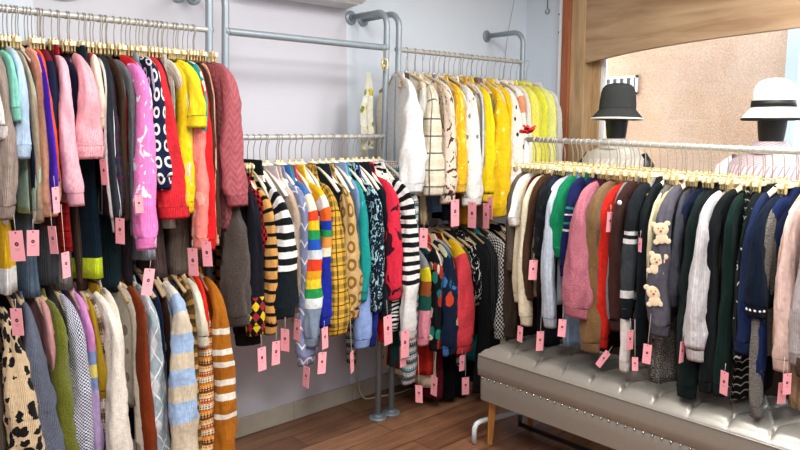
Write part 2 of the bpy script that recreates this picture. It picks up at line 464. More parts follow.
RACKS = {   # hook point plane, rotation of the shoulders, rail radius offset
 'x': PI, 'y': PI/2 }
def garment(g):
    (rk, pos, z, yaw, D, typ, kind, short, where, cat, pat, hw, rx, ry, zs, zb, th, thb, nw, style, turtle, cuff, puff, fuzz, dx, tags, seed, grp, extra) = g
    base = PI if rk != 'F' else PI/2
    loc = (pos, RAILY, z) if rk != 'F' else (RAILX, pos, z)
    o = empty(kind, loc, base + yaw)
    tag(o, short[0].lower() + short[1:] + where, cat, grp)
    m = cloth(*pat[0], **pat[1]); fz = .0065 if fuzz else 0
    if typ == 'drape':      # skirts, trousers, dresses and scarves without sleeves
        body(o, m, hw, zb, th, nw=hw-.02, fuzz=fz, seed=seed, thb=thb, ztop=-.118, fold=1.2)
    else:
        body(o, m, hw, zb, th, nw=nw, fuzz=fz, seed=seed, thb=thb, D=D)
        if typ == 'vest':
            pass
        else:
            sleeve(o, m, 1, hw, rx, ry, zs, fz, seed, cuff, dx=dx, puff=puff, D=D)
            sleeve(o, m, -1, hw, min(rx, .022), ry, zs, fz, seed+1, cuff, puff=0, D=D)
        neckband(o, m, nw, turtle)
    for tg in tags: price_tag(o, *tg)
    fy = hw + .034 + ry
    if 'badge' in extra:
        b = MB().lathe([(0,.003),(.010,.003),(.013,0)], 16).build('badge', M['red'], o, smooth=True)
        b.location = (.004, fy*1.0-.002, -.33); b.rotation_euler = (-PI/2, 0, .3)
        w = MB().lathe([(0,.0045),(.005,.004)], 12).build('badge_centre', M['white'], b, smooth=True)
    if 'button' in extra:
        b = MB().lathe([(0,.004),(.008,.003),(.010,0)], 14).build('button', M['white'], o, smooth=True)
        b.location = (-.01, fy-.002, -.22); b.rotation_euler = (-PI/2, 0, 0)
    if 'pearls' in extra:
        for i in range(6):
            a = PI*(.12 + .76*i/5)
            b = MB().lathe([(.0055*sin(PI*k/6), .0055*cos(PI*k/6)) for k in range(7)], 10).build('pearl', M['white'], o, smooth=True)
            b.location = (rx*.86*cos(a) + dx, hw + .03 + ry*.75*sin(a) + .004, zs + .03)
    if 'bears' in extra:
        for k, z in enumerate((-.30, -.42, -.545)):
            bb = MB()
            for (cx, cz, r) in ((0, 0, .030), (-.026, .024, .012), (.026, .024, .012), (0, -.038, .024), (-.022, -.052, .012), (.022, -.052, .012)):
                n0 = len(bb.v); bb.lathe([(r*sin(PI*q/8), r*cos(PI*q/8)) for q in range(9)], 14)
                bb.v[n0:] = [(v[0]*1.15+cx*1.15, v[1]*.14, v[2]+cz) for v in bb.v[n0:]]
            b = bb.build('bear_patch', M['bear'], o, smooth=True); b.location = (-.012 + .008*k, fy + .003, z); b.rotation_euler = (0, .15*(-1)**k, .25); b.scale = (.84, .8, .88)
            f = MB()
            for (cx, cz, r) in ((-.010, .006, .0035), (.010, .006, .0035), (0, -.006, .006)):
                n0 = len(f.v); f.lathe([(r*sin(PI*q/6), r*cos(PI*q/6)) for q in range(7)], 10)
                f.v[n0:] = [(v[0]+cx, v[1]*.4+.0045, v[2]+cz) for v in f.v[n0:]]
            f.build('bear_face', M['bearface'], b, smooth=True)
    h = empty('clothes_hanger', loc, base + yaw)
    word = {'clip': 'gold clip hanger', 'wood': 'brown wooden hanger', 'pale': 'white wooden hanger', 'cream': 'cream wooden hanger'}[style]
    tag(h, word + ' holding the ' + short, 'hanger', 'hangers on ' + HG[rk])
    hanger(h, style, D)

HG = {'A': 'the upper left rail', 'a': 'the lower left rail', 'B': 'the middle rail', 'C': 'the far upper rail', 'c': 'the far lower rail', 'F': 'the front rack'}
RAILY, RAILX = 2.767, 2.80
GARMENTS = [
 ('A', 0.5511, 1.961, -0.0166, 0.0661, 'sw', 'sweater', 'cream beige sweater at the very left end', ' on the upper left rail', 'sweater', (('solid', ['#cdbfa8']), {}), 0.2, 0.0388, 0.034, -0.682, -0.6778, 0.011, 0.0194, 0.08, 'clip', 0, 0.8, 0, 0, -0.0069, [], 1, 'garments on the upper left rail', {}),
 ('A', 0.5721, 1.961, -0.0157, 0.0653, 'sw', 'sweater', 'off white sweater beside the taupe cardigan', ' on the upper left rail', 'sweater', (('solid', ['#e9e6e2']), {}), 0.25, 0.0308, 0.034, -0.4422, -0.72, 0.011, 0.0154, 0.08, 'clip', 0, 0.8, 0, 0, 0.0084, [], 2, 'garments on the upper left rail', {}),
 ('A', 0.598, 1.961, -0.0445, 0.0793, 'sw', 'cardigan', 'taupe grey cardigan with a long wide sleeve', ' on the upper left rail', 'cardigan', (('solid', ['#9a8a80']), {}), 0.23, 0.0372, 0.034, -0.6961, -0.6581, 0.011, 0.0186, 0.08, 'clip', 0, 0.8, 0, 0, 0.03, [(0.0057, 0.3146, -0.7778, 2.556, -0.039, 0.0989, 0.0415, 0.052)], 3, 'garments on the upper left rail', {}),
 ('A', 0.5815, 1.961, -0.0524, 0.0695, 'drape', 'dress', 'mustard yellow dress with a white hem', ' on the upper left rail', 'dress', (('blocks', [(0, '#e8b820'), (0.93, '#f2f2ee')]), {}), 0.23, 0.0, 0.034, 0.0, -0.953, 0.0152, 0.0276, 0.08, 'clip', 0, 0.8, 0, 0, -0.0079, [], 4, 'garments on the upper left rail', {}),
 ('A', 0.6039, 1.961, 0.0526, 0.0825, 'sw', 'top', 'mint green top with a short sleeve', ' on the upper left rail', 'top', (('solid', ['#8fdcc8']), {}), 0.245, 0.0198, 0.034, -0.3859, -0.42, 0.011, 0.013, 0.08, 'clip', 0, 0.8, 0, 0, 0.0061, [], 5, 'garments on the upper left rail', {}),
 ('A', 0.6406, 1.961, -0.0304, 0.0679, 'sw', 'shirt', 'pale blue shirt with a half sleeve', ' on the upper left rail', 'shirt', (('solid', ['#bcd6ee']), {}), 0.23, 0.0299, 0.034, -0.5042, -0.4661, 0.011, 0.0149, 0.08, 'clip', 0, 0.8, 0, 0, 0.0025, [], 6, 'garments on the upper left rail', {}),
 ('A', 0.646, 1.961, 0.0608, 0.0811, 'sw', 'sweater', 'pale mint sweater with a narrow sleeve', ' on the upper left rail', 'sweater', (('blocks', [(0, '#bfe6d2'), (0.7, '#f3f5f0')]), {}), 0.2, 0.0134, 0.026, -0.7197, -0.6858, 0.011, 0.013, 0.08, 'clip', 0, 0.8, 0, 0, -0.0083, [], 7, 'garments on the upper left rail', {}),
 ('A', 0.6589, 1.961, 0.001, 0.0774, 'sw', 'sweater', 'light tan sweater behind the peach one', ' on the upper left rail', 'sweater', (('solid', ['#b9a58c']), {}), 0.22, 0.0153, 0.026, -0.7156, -0.6892, 0.011, 0.013, 0.08, 'clip', 0, 0.8, 0, 0, -0.0064, [(0.0312, 0.304, -0.7747, 2.891, 0.057, 0.0844, 0.0355, 0.037)], 8, 'garments on the upper left rail', {}),
 ('A', 0.6869, 1.961, 0.0695, 0.0658, 'sw', 'sweater', 'peach pink sweater with a scooped neck', ' on the upper left rail', 'sweater', (('blocks', [(0, '#f0a58e'), (0.3, '#f6b796')]), {}), 0.22, 0.0306, 0.034, -0.698, -0.6796, 0.011, 0.0153, 0.08, 'pale', 0, 0.8, 0, 0, 0.0073, [], 9, 'garments on the upper left rail', {}),
 ('A', 0.6986, 1.961, 0.0654, 0.07, 'sw', 'cardigan', 'dark maroon cardigan behind the peach sweater', ' on the upper left rail', 'cardigan', (('solid', ['#3a1a18']), {}), 0.15, 0.0254, 0.034, -0.7363, -0.7135, 0.011, 0.013, 0.08, 'clip', 0, 0.8, 0, 0, 0.0014, [], 10, 'garments on the upper left rail', {}),
 ('A', 0.7067, 1.961, 0.0013, 0.081, 'sw', 'sweater', 'violet sweater with a thin sleeve', ' on the upper left rail', 'sweater', (('solid', ['#4a28b4']), {}), 0.25, 0.012, 0.026, -0.6803, -0.6373, 0.011, 0.013, 0.08, 'clip', 0, 0.8, 0, 0, -0.0017, [(0.0266, 0.334, -0.7669, 1.934, -0.056, 0.0914, 0.0384, 0.061)], 11, 'garments on the upper left rail', {}),
 ('A', 0.7273, 1.961, -0.0542, 0.0726, 'sw', 'sweater', 'orange red sweater with a tan cuff', ' on the upper left rail', 'sweater', (('blocks', [(0, '#ec5a34'), (0.6, '#ec5a34'), (0.63, '#b88a5a')]), {}), 0.245, 0.0152, 0.026, -0.5789, -0.5529, 0.011, 0.013, 0.08, 'clip', 0, 0.8, 0, 0, -0.0039, [(0.0103, 0.33, -0.6373, 3.906, -0.015, 0.0848, 0.0356, 0.036)], 12, 'garments on the upper left rail', {}),
 ('A', 0.7508, 1.961, -0.0726, 0.0649, 'sw', 'sweater', 'navy sweater with a burgundy yoke and band', ' on the upper left rail', 'sweater', (('blocks', [(0, '#6e1428'), (0.12, '#141c38'), (0.38, '#7e1a2c'), (0.42, '#141c38')]), {}), 0.22, 0.0309, 0.034, -0.4808, -0.442, 0.011, 0.0155, 0.08, 'clip', 0, 0.8, 0, 0, 0.0025, [], 13, 'garments on the upper left rail', {}),
 ('A', 0.7801, 1.961, 0.0055, 0.0696, 'drape', 'dress', 'red checked dress hanging long', ' on the upper left rail', 'dress', (('plaid', ['#c41e24', '#8c1218', '#5a1014']), {'p': 0.06}), 0.19, 0.0, 0.026, 0.0, -0.8316, 0.0121, 0.0219, 0.08, 'clip', 0, 0.8, 0, 0, -0.0006, [], 14, 'garments on the upper left rail', {}),
 ('A', 0.7888, 1.961, -0.0487, 0.0839, 'sw', 'sweater', 'light pink sweater standing higher than its neighbours', ' on the upper left rail', 'sweater', (('solid', ['#f4b8c4']), {}), 0.24, 0.0313, 0.034, -0.6671, -0.6565, 0.011, 0.0156, 0.08, 'clip', 0, 0.8, 0, 0, -0.0017, [(0.0547, 0.3271, -0.8563, 3.779, -0.014, 0.0865, 0.0363, 0.16)], 15, 'garments on the upper left rail', {}),
 ('A', 0.8431, 1.961, -0.0358, 0.0767, 'sw', 'sweater', 'pink ribbed knit sweater with a wide sleeve', ' on the upper left rail', 'sweater', (('heather', ['#f2a4b0', '#f6b6be']), {}), 0.25, 0.054, 0.034, -0.5091, -0.507, 0.011, 0.02, 0.08, 'clip', 0, 0.8, 0, 0, -0.0029, [], 16, 'garments on the upper left rail', {}),
 ('A', 0.8706, 1.961, -0.0287, 0.0789, 'drape', 'trousers', 'dark teal trousers with a lime hem', ' on the upper left rail', 'trousers', (('blocks', [(0, '#0e2430'), (0.945, '#c8e030')]), {}), 0.2, 0.0, 0.034, 0.0, -0.9503, 0.0273, 0.0496, 0.08, 'clip', 0, 0.8, 0, 0, 0.0012, [], 17, 'garments on the upper left rail', {}),
 ('A', 0.9105, 1.961, -0.0701, 0.066, 'sw', 'top', 'cream short sleeved top with a red neck', ' on the upper left rail', 'top', (('blocks', [(0, '#c85060'), (0.06, '#f0e4cc')]), {}), 0.22, 0.0345, 0.034, -0.4145, -0.42, 0.011, 0.0173, 0.08, 'clip', 0, 0.8, 0.1, 0, -0.0054, [(0.0232, 0.3064, -0.5538, 1.885, -0.054, 0.0892, 0.0375, 0.115)], 18, 'garments on the upper left rail', {}),
 ('A', 0.9289, 1.961, -0.042, 0.0763, 'sw', 'shirt', 'navy and green tartan shirt', ' on the upper left rail', 'shirt', (('plaid', ['#16223c', '#243018', '#5a1a2a']), {'p': 0.07}), 0.2, 0.0375, 0.034, -0.7165, -0.6806, 0.011, 0.0188, 0.08, 'clip', 0, 0.8, 0, 0, -0.0034, [], 19, 'garments on the upper left rail', {}),
 ('A', 0.9351, 1.961, -0.0732, 0.0732, 'sw', 'jacket', 'charcoal track jacket with white side stripes', ' on the upper left rail', 'jacket', (('vstripes', ['#2a3038', '#2a3038', '#f2f2f0', '#2a3038']), {'p': 0.06}), 0.235, 0.0214, 0.034, -0.7712, -0.72, 0.011, 0.013, 0.08, 'clip', 0, 0.8, 0, 0, 0.0039, [(0.0079, 0.3204, -0.7605, 2.112, 0.045, 0.0908, 0.0381, 0.03)], 20, 'garments on the upper left rail', {}),
 ('A', 0.9872, 1.961, 0.0376, 0.0831, 'sw', 'cardigan', 'mid grey cardigan with a narrow sleeve', ' on the upper left rail', 'cardigan', (('heather', ['#74767a', '#8a8c8e']), {}), 0.2, 0.0163, 0.026, -0.7949, -0.72, 0.011, 0.013, 0.08, 'clip', 0, 0.8, 0, 0, 0.0092, [], 21, 'garments on the upper left rail', {}),
 ('A', 0.9942, 1.961, 0.0746, 0.0698, 'sw', 'sweater', 'red sweater with a short loose sleeve', ' on the upper left rail', 'sweater', (('solid', ['#d8242c']), {}), 0.24, 0.0184, 0.026, -0.6388, -0.6477, 0.011, 0.013, 0.08, 'clip', 0, 1.15, 0, 0, 0.0055, [(0.0447, 0.3216, -0.6703, 2.688, -0.033, 0.0636, 0.0267, 0.03)], 22, 'garments on the upper left rail', {}),
 ('A', 1.011, 1.961, 0.0193, 0.0829, 'sw', 'sweater', 'bubblegum pink sweater with white lettering shapes', ' on the upper left rail', 'sweater', (('blot', ['#f286ca', '#faf4f8']), {'p': 0.07, 'q': 0.62}), 0.255, 0.0448, 0.034, -0.8424, -0.72, 0.011, 0.02, 0.08, 'clip', 0, 0.8, 0, 0, 0.0064, [], 23, 'garments on the upper left rail', {}),
 ('A', 1.0656, 1.961, -0.0494, 0.0699, 'drape', 'skirt', 'blue grey skirt under the bubblegum pink sweater', ' on the upper left rail', 'skirt', (('heather', ['#8a94a0', '#9aa4ae']), {}), 0.18, 0.0, 0.034, 0.0, -0.9088, 0.0246, 0.0447, 0.08, 'clip', 0, 0.8, 0, 0, -0.0011, [], 24, 'garments on the upper left rail', {}),
 ('A', 1.0657, 1.961, 0.0739, 0.0716, 'sw', 'sweater', 'navy sweater with white rings', ' on the upper left rail', 'sweater', (('rings', ['#16203e', '#f2f0ea']), {'p': 0.048}), 0.245, 0.0362, 0.034, -0.6283, -0.6301, 0.011, 0.0181, 0.08, 'clip', 0, 0.8, 0, 0, -0.0034, [], 25, 'garments on the upper left rail', {}),
 ('A', 1.1231, 1.961, -0.0529, 0.0649, 'sw', 'sweater', 'crimson sweater with a flared cuff', ' on the upper left rail', 'sweater', (('solid', ['#cf2a34']), {}), 0.22, 0.0516, 0.034, -0.7422, -0.72, 0.011, 0.02, 0.08, 'clip', 0, 1.1, 0.1, 0, -0.03, [], 26, 'garments on the upper left rail', {}),
 ('A', 1.0999, 1.961, -0.0645, 0.0698, 'sw', 'jacket', 'pale blue grey jacket beside the crimson sweater', ' on the upper left rail', 'jacket', (('solid', ['#b8c4ce']), {}), 0.245, 0.0212, 0.026, -0.4836, -0.4718, 0.011, 0.013, 0.08, 'clip', 0, 0.8, 0, 0, 0.0096, [], 27, 'garments on the upper left rail', {}),
 ('A', 1.1712, 1.961, -0.0467, 0.0725, 'drape', 'top', 'light grey top with a straight hem', ' on the upper left rail', 'top', (('solid', ['#c6c4bc']), {}), 0.18, 0.0, 0.034, 0.0, -0.7884, 0.0153, 0.0279, 0.08, 'clip', 0, 0.8, 0, 0, -0.0088, [], 28, 'garments on the upper left rail', {}),
 ('A', 1.1757, 1.961, 0.0283, 0.0674, 'sw', 'cardigan', 'cream ribbed cardigan next to yellow', ' on the upper left rail', 'cardigan', (('vstripes', ['#e6decb', '#cfc5ae']), {'p': 0.012}), 0.2, 0.0226, 0.034, -0.737, -0.72, 0.011, 0.013, 0.08, 'clip', 0, 0.8, 0, 0, -0.007, [], 29, 'garments on the upper left rail', {}),
 ('A', 1.2122, 1.961, -0.0402, 0.0738, 'sw', 'sweater', 'bright yellow sweater with a long sleeve', ' on the upper left rail', 'sweater', (('solid', ['#ecd21c']), {}), 0.2, 0.0361, 0.034, -0.7284, -0.72, 0.011, 0.0181, 0.08, 'clip', 0, 0.8, 0, 0, 0.01, [], 30, 'garments on the upper left rail', {}),
 ('A', 1.2083, 1.961, 0.0438, 0.0746, 'sw', 'top', 'lemon yellow top with a frilled short sleeve', ' on the upper left rail', 'top', (('solid', ['#f6e02c']), {}), 0.25, 0.045, 0.034, -0.4036, -0.42, 0.011, 0.02, 0.08, 'clip', 0, 1.25, 0, 0, -0.0018, [], 31, 'garments on the upper left rail', {}),
 ('A', 1.2498, 1.961, -0.0413, 0.0736, 'sw', 'sweater', 'coral patterned sweater with a peach cuff', ' on the upper left rail', 'sweater', (('floral', ['#f08a80', '#f6b0a0', '#e87068']), {'p': 0.05, 'q': 0.4}), 0.2, 0.0394, 0.034, -0.8733, -0.72, 0.011, 0.0197, 0.08, 'clip', 0, 0.8, 0, 0, -0.0018, [], 32, 'garments on the upper left rail', {}),
 ('A', 1.2754, 1.961, -0.0402, 0.0724, 'sw', 'blouse', 'teal blouse with a white print', ' on the upper left rail', 'blouse', (('floral', ['#2aa8a8', '#f0f4f0', '#187a88']), {'p': 0.03, 'q': 0.45}), 0.22, 0.0167, 0.026, -0.4301, -0.4378, 0.011, 0.013, 0.08, 'clip', 0, 0.8, 0, 0, 0.0078, [], 33, 'garments on the upper left rail', {}),
 ('A', 1.295, 1.961, -0.0749, 0.074, 'sw', 'sweater', 'scarlet red sweater with a very long sleeve', ' on the upper left rail', 'sweater', (('solid', ['#dc2226']), {}), 0.21, 0.0318, 0.034, -0.8813, -0.72, 0.011, 0.0159, 0.08, 'clip', 0, 0.8, 0, 0, -0.0049, [], 34, 'garments on the upper left rail', {}),
 ('A', 1.3368, 1.961, -0.043, 0.0682, 'sw', 'cardigan', 'apricot cardigan with a slim sleeve', ' on the upper left rail', 'cardigan', (('solid', ['#f0b496']), {}), 0.18, 0.012, 0.0241, -0.8696, -0.72, 0.011, 0.013, 0.08, 'clip', 0, 0.8, 0, 0, 0.0074, [], 35, 'garments on the upper left rail', {}),
 ('A', 1.3609, 1.961, 0.0685, 0.065, 'sw', 'cardigan', 'dark rose cable cardigan', ' on the upper left rail', 'cardigan', (('herring', ['#8e4a50', '#a05a5e']), {'p': 0.028, 'q': 0.05}), 0.17, 0.0239, 0.034, -0.8121, -0.72, 0.011, 0.013, 0.08, 'clip', 0, 0.8, 0, 0, 0.0013, [], 36, 'garments on the upper left rail', {}),
 ('A', 1.3656, 1.961, 0.0642, 0.0721, 'sw', 'sweater', 'dusty rose sweater knitted in zigzag ribs, right end', ' on the upper left rail', 'sweater', (('herring', ['#b4646a', '#a85860']), {'p': 0.03, 'q': 0.052}), 0.23, 0.0562, 0.034, -0.7141, -0.6647, 0.011, 0.02, 0.08, 'clip', 0, 0.8, 0, 0, -0.02, [], 37, 'garments on the upper left rail', {}),
 ('F', 1.9755, 1.4955, 0.0392, 0.0798, 'drape', 'dress', 'ink blue dress in the back layer', ' on the front rack', 'dress', (('heather', ['#1c2028', '#1c2028']), {}), 0.1, 0.0, 0.034, 0.0, -0.9755, 0.03, 0.05, 0.08, 'clip', 0, 0.8, 0, 0, -0.0001, [], 38, 'garments on the front rack', {}),
 ('F', 2.0955, 1.4986, -0.0463, 0.0659, 'drape', 'dress', 'espresso brown dress in the back layer', ' on the front rack', 'dress', (('heather', ['#2a221e', '#2a221e']), {}), 0.1, 0.0, 0.034, 0.0, -0.9593, 0.0263, 0.0478, 0.08, 'clip', 0, 0.8, 0, 0, 0.0075, [], 39, 'garments on the front rack', {}),
 ('F', 1.6522, 1.4871, 0.0679, 0.082, 'drape', 'skirt', 'blackish brown skirt in the back layer', ' on the front rack', 'skirt', (('heather', ['#241a18', '#241a18']), {}), 0.1, 0.0, 0.034, 0.0, -0.9128, 0.03, 0.05, 0.08, 'clip', 0, 0.8, 0, 0, -0.0033, [], 40, 'garments on the front rack', {}),
 ('F', 1.2444, 1.4765, 0.0479, 0.0771, 'drape', 'skirt', 'jet black skirt in the back layer', ' on the front rack', 'skirt', (('heather', ['#0f1517', '#0f1517']), {}), 0.1, 0.0, 0.034, 0.0, -0.8959, 0.0213, 0.0388, 0.08, 'clip', 0, 0.8, 0, 0, 0.0028, [], 41, 'garments on the front rack', {}),
 ('F', 1.005, 1.4702, 0.0045, 0.0803, 'drape', 'skirt', 'blue black skirt in the back layer', ' on the front rack', 'skirt', (('heather', ['#15181c', '#15181c']), {}), 0.1, 0.0, 0.034, 0.0, -0.9282, 0.0218, 0.0397, 0.08, 'clip', 0, 0.8, 0, 0, 0.0031, [], 42, 'garments on the front rack', {}),
 ('A', 0.6717, 1.961, -0.0371, 0.0777, 'drape', 'skirt', 'faded denim skirt in the back layer', ' on the upper left rail', 'skirt', (('heather', ['#55697c', '#55697c']), {}), 0.13, 0.0, 0.034, 0.0, -0.9996, 0.0259, 0.047, 0.08, 'clip', 0, 0.8, 0, 0, 0.0085, [], 43, 'garments on the upper left rail', {}),
 ('A', 0.7376, 1.961, -0.0681, 0.0831, 'drape', 'skirt', 'charcoal grey long skirt in the back layer', ' on the upper left rail', 'skirt', (('heather', ['#3c4045', '#3c4045']), {}), 0.13, 0.0, 0.034, 0.0, -0.9599, 0.0242, 0.0441, 0.08, 'clip', 0, 0.8, 0, 0, 0.0094, [], 44, 'garments on the upper left rail', {}),
 ('A', 0.7763, 1.961, 0.0269, 0.0832, 'drape', 'skirt', 'mid grey pleated skirt in the back layer', ' on the upper left rail', 'skirt', (('heather', ['#6d6a66', '#6d6a66']), {}), 0.13, 0.0, 0.034, 0.0, -0.9878, 0.0179, 0.0325, 0.08, 'clip', 0, 0.8, 0, 0, -0.0091, [], 45, 'garments on the upper left rail', {}),
 ('A', 0.8374, 1.961, -0.0596, 0.082, 'drape', 'skirt', 'dark brown straight skirt in the back layer', ' on the upper left rail', 'skirt', (('heather', ['#4a3a30', '#4a3a30']), {}), 0.13, 0.0, 0.034, 0.0, -0.99, 0.0183, 0.0333, 0.08, 'clip', 0, 0.8, 0, 0, 0.0094, [], 46, 'garments on the upper left rail', {}),
 ('A', 0.9506, 1.961, -0.0703, 0.0773, 'drape', 'trousers', 'deep teal black trousers in the back layer', ' on the upper left rail', 'trousers', (('heather', ['#15262c', '#15262c']), {}), 0.13, 0.0, 0.034, 0.0, -1.0154, 0.0239, 0.0435, 0.08, 'clip', 0, 0.8, 0, 0, -0.0067, [], 47, 'garments on the upper left rail', {}),
 ('A', 1.0068, 1.961, 0.0111, 0.0767, 'drape', 'trousers', 'black plum trousers in the back layer', ' on the upper left rail', 'trousers', (('heather', ['#241c20', '#241c20']), {}), 0.13, 0.0, 0.034, 0.0, -1.0011, 0.0171, 0.0311, 0.08, 'clip', 0, 0.8, 0, 0, 0.0049, [], 48, 'garments on the upper left rail', {}),
 ('A', 1.1355, 1.961, -0.045, 0.0825, 'drape', 'skirt', 'mauve brown straight skirt in the back layer', ' on the upper left rail', 'skirt', (('heather', ['#5a4a48', '#5a4a48']), {}), 0.13, 0.0, 0.034, 0.0, -0.9967, 0.0231, 0.0419, 0.08, 'clip', 0, 0.8, 0, 0, -0.0099, [], 49, 'garments on the upper left rail', {}),
 ('A', 1.226, 1.961, -0.0779, 0.0824, 'drape', 'skirt', 'taupe pleated skirt in the back layer', ' on the upper left rail', 'skirt', (('heather', ['#7d7468', '#7d7468']), {}), 0.13, 0.0, 0.034, 0.0, -0.9936, 0.0265, 0.0482, 0.08, 'clip', 0, 0.8, 0, 0, 0.0075, [], 50, 'garments on the upper left rail', {}),
 ('A', 1.2868, 1.961, 0.0496, 0.0663, 'drape', 'skirt', 'khaki brown skirt in the back layer', ' on the upper left rail', 'skirt', (('heather', ['#574c40', '#574c40']), {}), 0.13, 0.0, 0.034, 0.0, -0.9443, 0.0163, 0.0296, 0.08, 'clip', 0, 0.8, 0, 0, 0.0057, [], 51, 'garments on the upper left rail', {}),
 ('a', 0.5408, 1.112, 0.0606, 0.078, 'sw', 'cardigan', 'leopard print cardigan with a beige ground', ' on the lower left rail', 'cardigan', (('leopard', ['#d6bd98', '#1c1a1c']), {'p': 0.03}), 0.25, 0.0625, 0.034, -0.714, -0.62, 0.011, 0.02, 0.11, 'wood', 0, 0.8, 0, 1, -0.006, [(0.0037, 0.3344, -0.1701, 2.302, -0.025, 0.0895, 0.0376, 0.03)], 52, 'garments on the lower left rail', {}),
 ('a', 0.4761, 1.112, 0.0627, 0.0736, 'sw', 'sweater', 'brown grey sweater left of the leopard cardigan', ' on the lower left rail', 'sweater', (('solid', ['#7e7466']), {}), 0.2, 0.0436, 0.034, -0.7103, -0.62, 0.011, 0.02, 0.11, 'wood', 0, 0.8, 0, 0, 0.0055, [], 53, 'garments on the lower left rail', {}),
 ('a', 0.6366, 1.112, -0.0758, 0.0775, 'sw', 'sweater', 'slate blue grey sweater with a broad sleeve', ' on the lower left rail', 'sweater', (('heather', ['#5c6272', '#666c7c']), {}), 0.24, 0.0611, 0.034, -0.7447, -0.62, 0.011, 0.02, 0.11, 'wood', 0, 0.8, 0, 0, -0.0093, [], 54, 'garments on the lower left rail', {}),
 ('a', 0.6756, 1.112, 0.0584, 0.0768, 'sw', 'sweater', 'dusty pink sweater behind the slate one', ' on the lower left rail', 'sweater', (('solid', ['#d39a98']), {}), 0.2, 0.0279, 0.034, -0.4177, -0.42, 0.011, 0.014, 0.11, 'wood', 0, 0.8, 0, 0, 0.0022, [], 55, 'garments on the lower left rail', {}),
 ('a', 0.5983, 1.112, 0.0428, 0.0743, 'sw', 'sweater', 'dark navy sweater with a brick patch', ' on the lower left rail', 'sweater', (('blocks', [(0, '#2a2c38'), (0.15, '#8a3a28'), (0.3, '#2a2c38')]), {}), 0.2, 0.0257, 0.034, -0.7177, -0.62, 0.011, 0.013, 0.11, 'wood', 0, 0.8, 0, 0, 0.0005, [], 56, 'garments on the lower left rail', {}),
 ('a', 0.696, 1.112, 0.0524, 0.0838, 'sw', 'sweater', 'olive green shaggy sweater', ' on the lower left rail', 'sweater', (('heather', ['#6f7320', '#555a16']), {'fuzz': 1}), 0.22, 0.0426, 0.034, -0.7623, -0.62, 0.011, 0.02, 0.11, 'wood', 0, 0.8, 0, 1, -0.0083, [], 57, 'garments on the lower left rail', {}),
 ('a', 0.7476, 1.112, 0.046, 0.0746, 'sw', 'cardigan', 'white and navy tweed cardigan', ' on the lower left rail', 'cardigan', (('check', ['#e4e6ee', '#44486a']), {'p': 0.012}), 0.21, 0.0435, 0.034, -0.7954, -0.62, 0.011, 0.02, 0.11, 'wood', 0, 0.8, 0, 0, -0.0038, [], 58, 'garments on the lower left rail', {}),
 ('a', 0.7921, 1.112, 0.0746, 0.0767, 'sw', 'sweater', 'lilac sweater with blue and yellow bands', ' on the lower left rail', 'sweater', (('blocks', [(0, '#d48cc8'), (0.28, '#8a9ed0'), (0.34, '#e8d878'), (0.4, '#8a9ed0'), (0.46, '#c0a8d8'), (0.75, '#a8a090')]), {}), 0.2, 0.0292, 0.034, -0.7845, -0.62, 0.011, 0.0146, 0.11, 'wood', 0, 0.8, 0, 0, -0.0081, [], 59, 'garments on the lower left rail', {}),
 ('a', 0.8269, 1.112, 0.0617, 0.0794, 'sw', 'cardigan', 'beige cardigan with brown geometric bands', ' on the lower left rail', 'cardigan', (('fairisle', ['#c8b49c', '#40302c', '#e6dccc', '#8a6c58']), {'p': 0.16}), 0.2, 0.0191, 0.026, -0.6815, -0.62, 0.011, 0.013, 0.11, 'wood', 0, 0.8, 0, 0, 0.0002, [], 60, 'garments on the lower left rail', {}),
 ('a', 0.8574, 1.112, 0.0573, 0.0757, 'drape', 'dress', 'mustard dress with white and navy bands low down', ' on the lower left rail', 'dress', (('bandblocks', ['#a8861c', '#e8e2d0', '#2c2c20', '#2c4a74', '#d8a830']), {'p': 0.17, 'q': 0.22}), 0.19, 0.0, 0.034, 0.0, -0.8629, 0.0178, 0.0323, 0.11, 'wood', 0, 0.8, 0, 0, 0.0055, [], 61, 'garments on the lower left rail', {}),
 ('a', 0.8423, 1.112, -0.0487, 0.0846, 'sw', 'sweater', 'mustard sweater beside the lilac one', ' on the lower left rail', 'sweater', (('solid', ['#b08f1e']), {}), 0.2, 0.0224, 0.034, -0.5343, -0.5403, 0.011, 0.013, 0.11, 'wood', 0, 0.8, 0, 0, -0.004, [], 62, 'garments on the lower left rail', {}),
 ('a', 0.8507, 1.112, 0.0477, 0.0754, 'sw', 'sweater', 'ivory fluffy sweater', ' on the lower left rail', 'sweater', (('heather', ['#eee8dc', '#e0d8c8']), {'fuzz': 1}), 0.25, 0.0402, 0.034, -0.8166, -0.62, 0.011, 0.02, 0.11, 'wood', 0, 0.8, 0, 1, -0.0067, [], 63, 'garments on the lower left rail', {}),
 ('a', 0.9037, 1.112, -0.0561, 0.0705, 'sw', 'cardigan', 'ivory cardigan with taupe dots, front one', ' on the lower left rail', 'cardigan', (('spots', ['#eee6d6', '#ab9a8c']), {'p': 0.075, 'q': 0.27}), 0.23, 0.0412, 0.034, -0.8508, -0.62, 0.011, 0.02, 0.11, 'wood', 0, 0.8, 0, 0, -0.0001, [], 64, 'garments on the lower left rail', {}),
 ('a', 0.9627, 1.112, 0.0647, 0.0778, 'sw', 'cardigan', 'ivory cardigan with taupe dots, second one', ' on the lower left rail', 'cardigan', (('spots', ['#eae2d2', '#ab9a8c']), {'p': 0.07, 'q': 0.27}), 0.2, 0.0258, 0.034, -0.8834, -0.62, 0.011, 0.013, 0.11, 'wood', 0, 0.8, 0, 0, 0.0042, [], 65, 'garments on the lower left rail', {}),
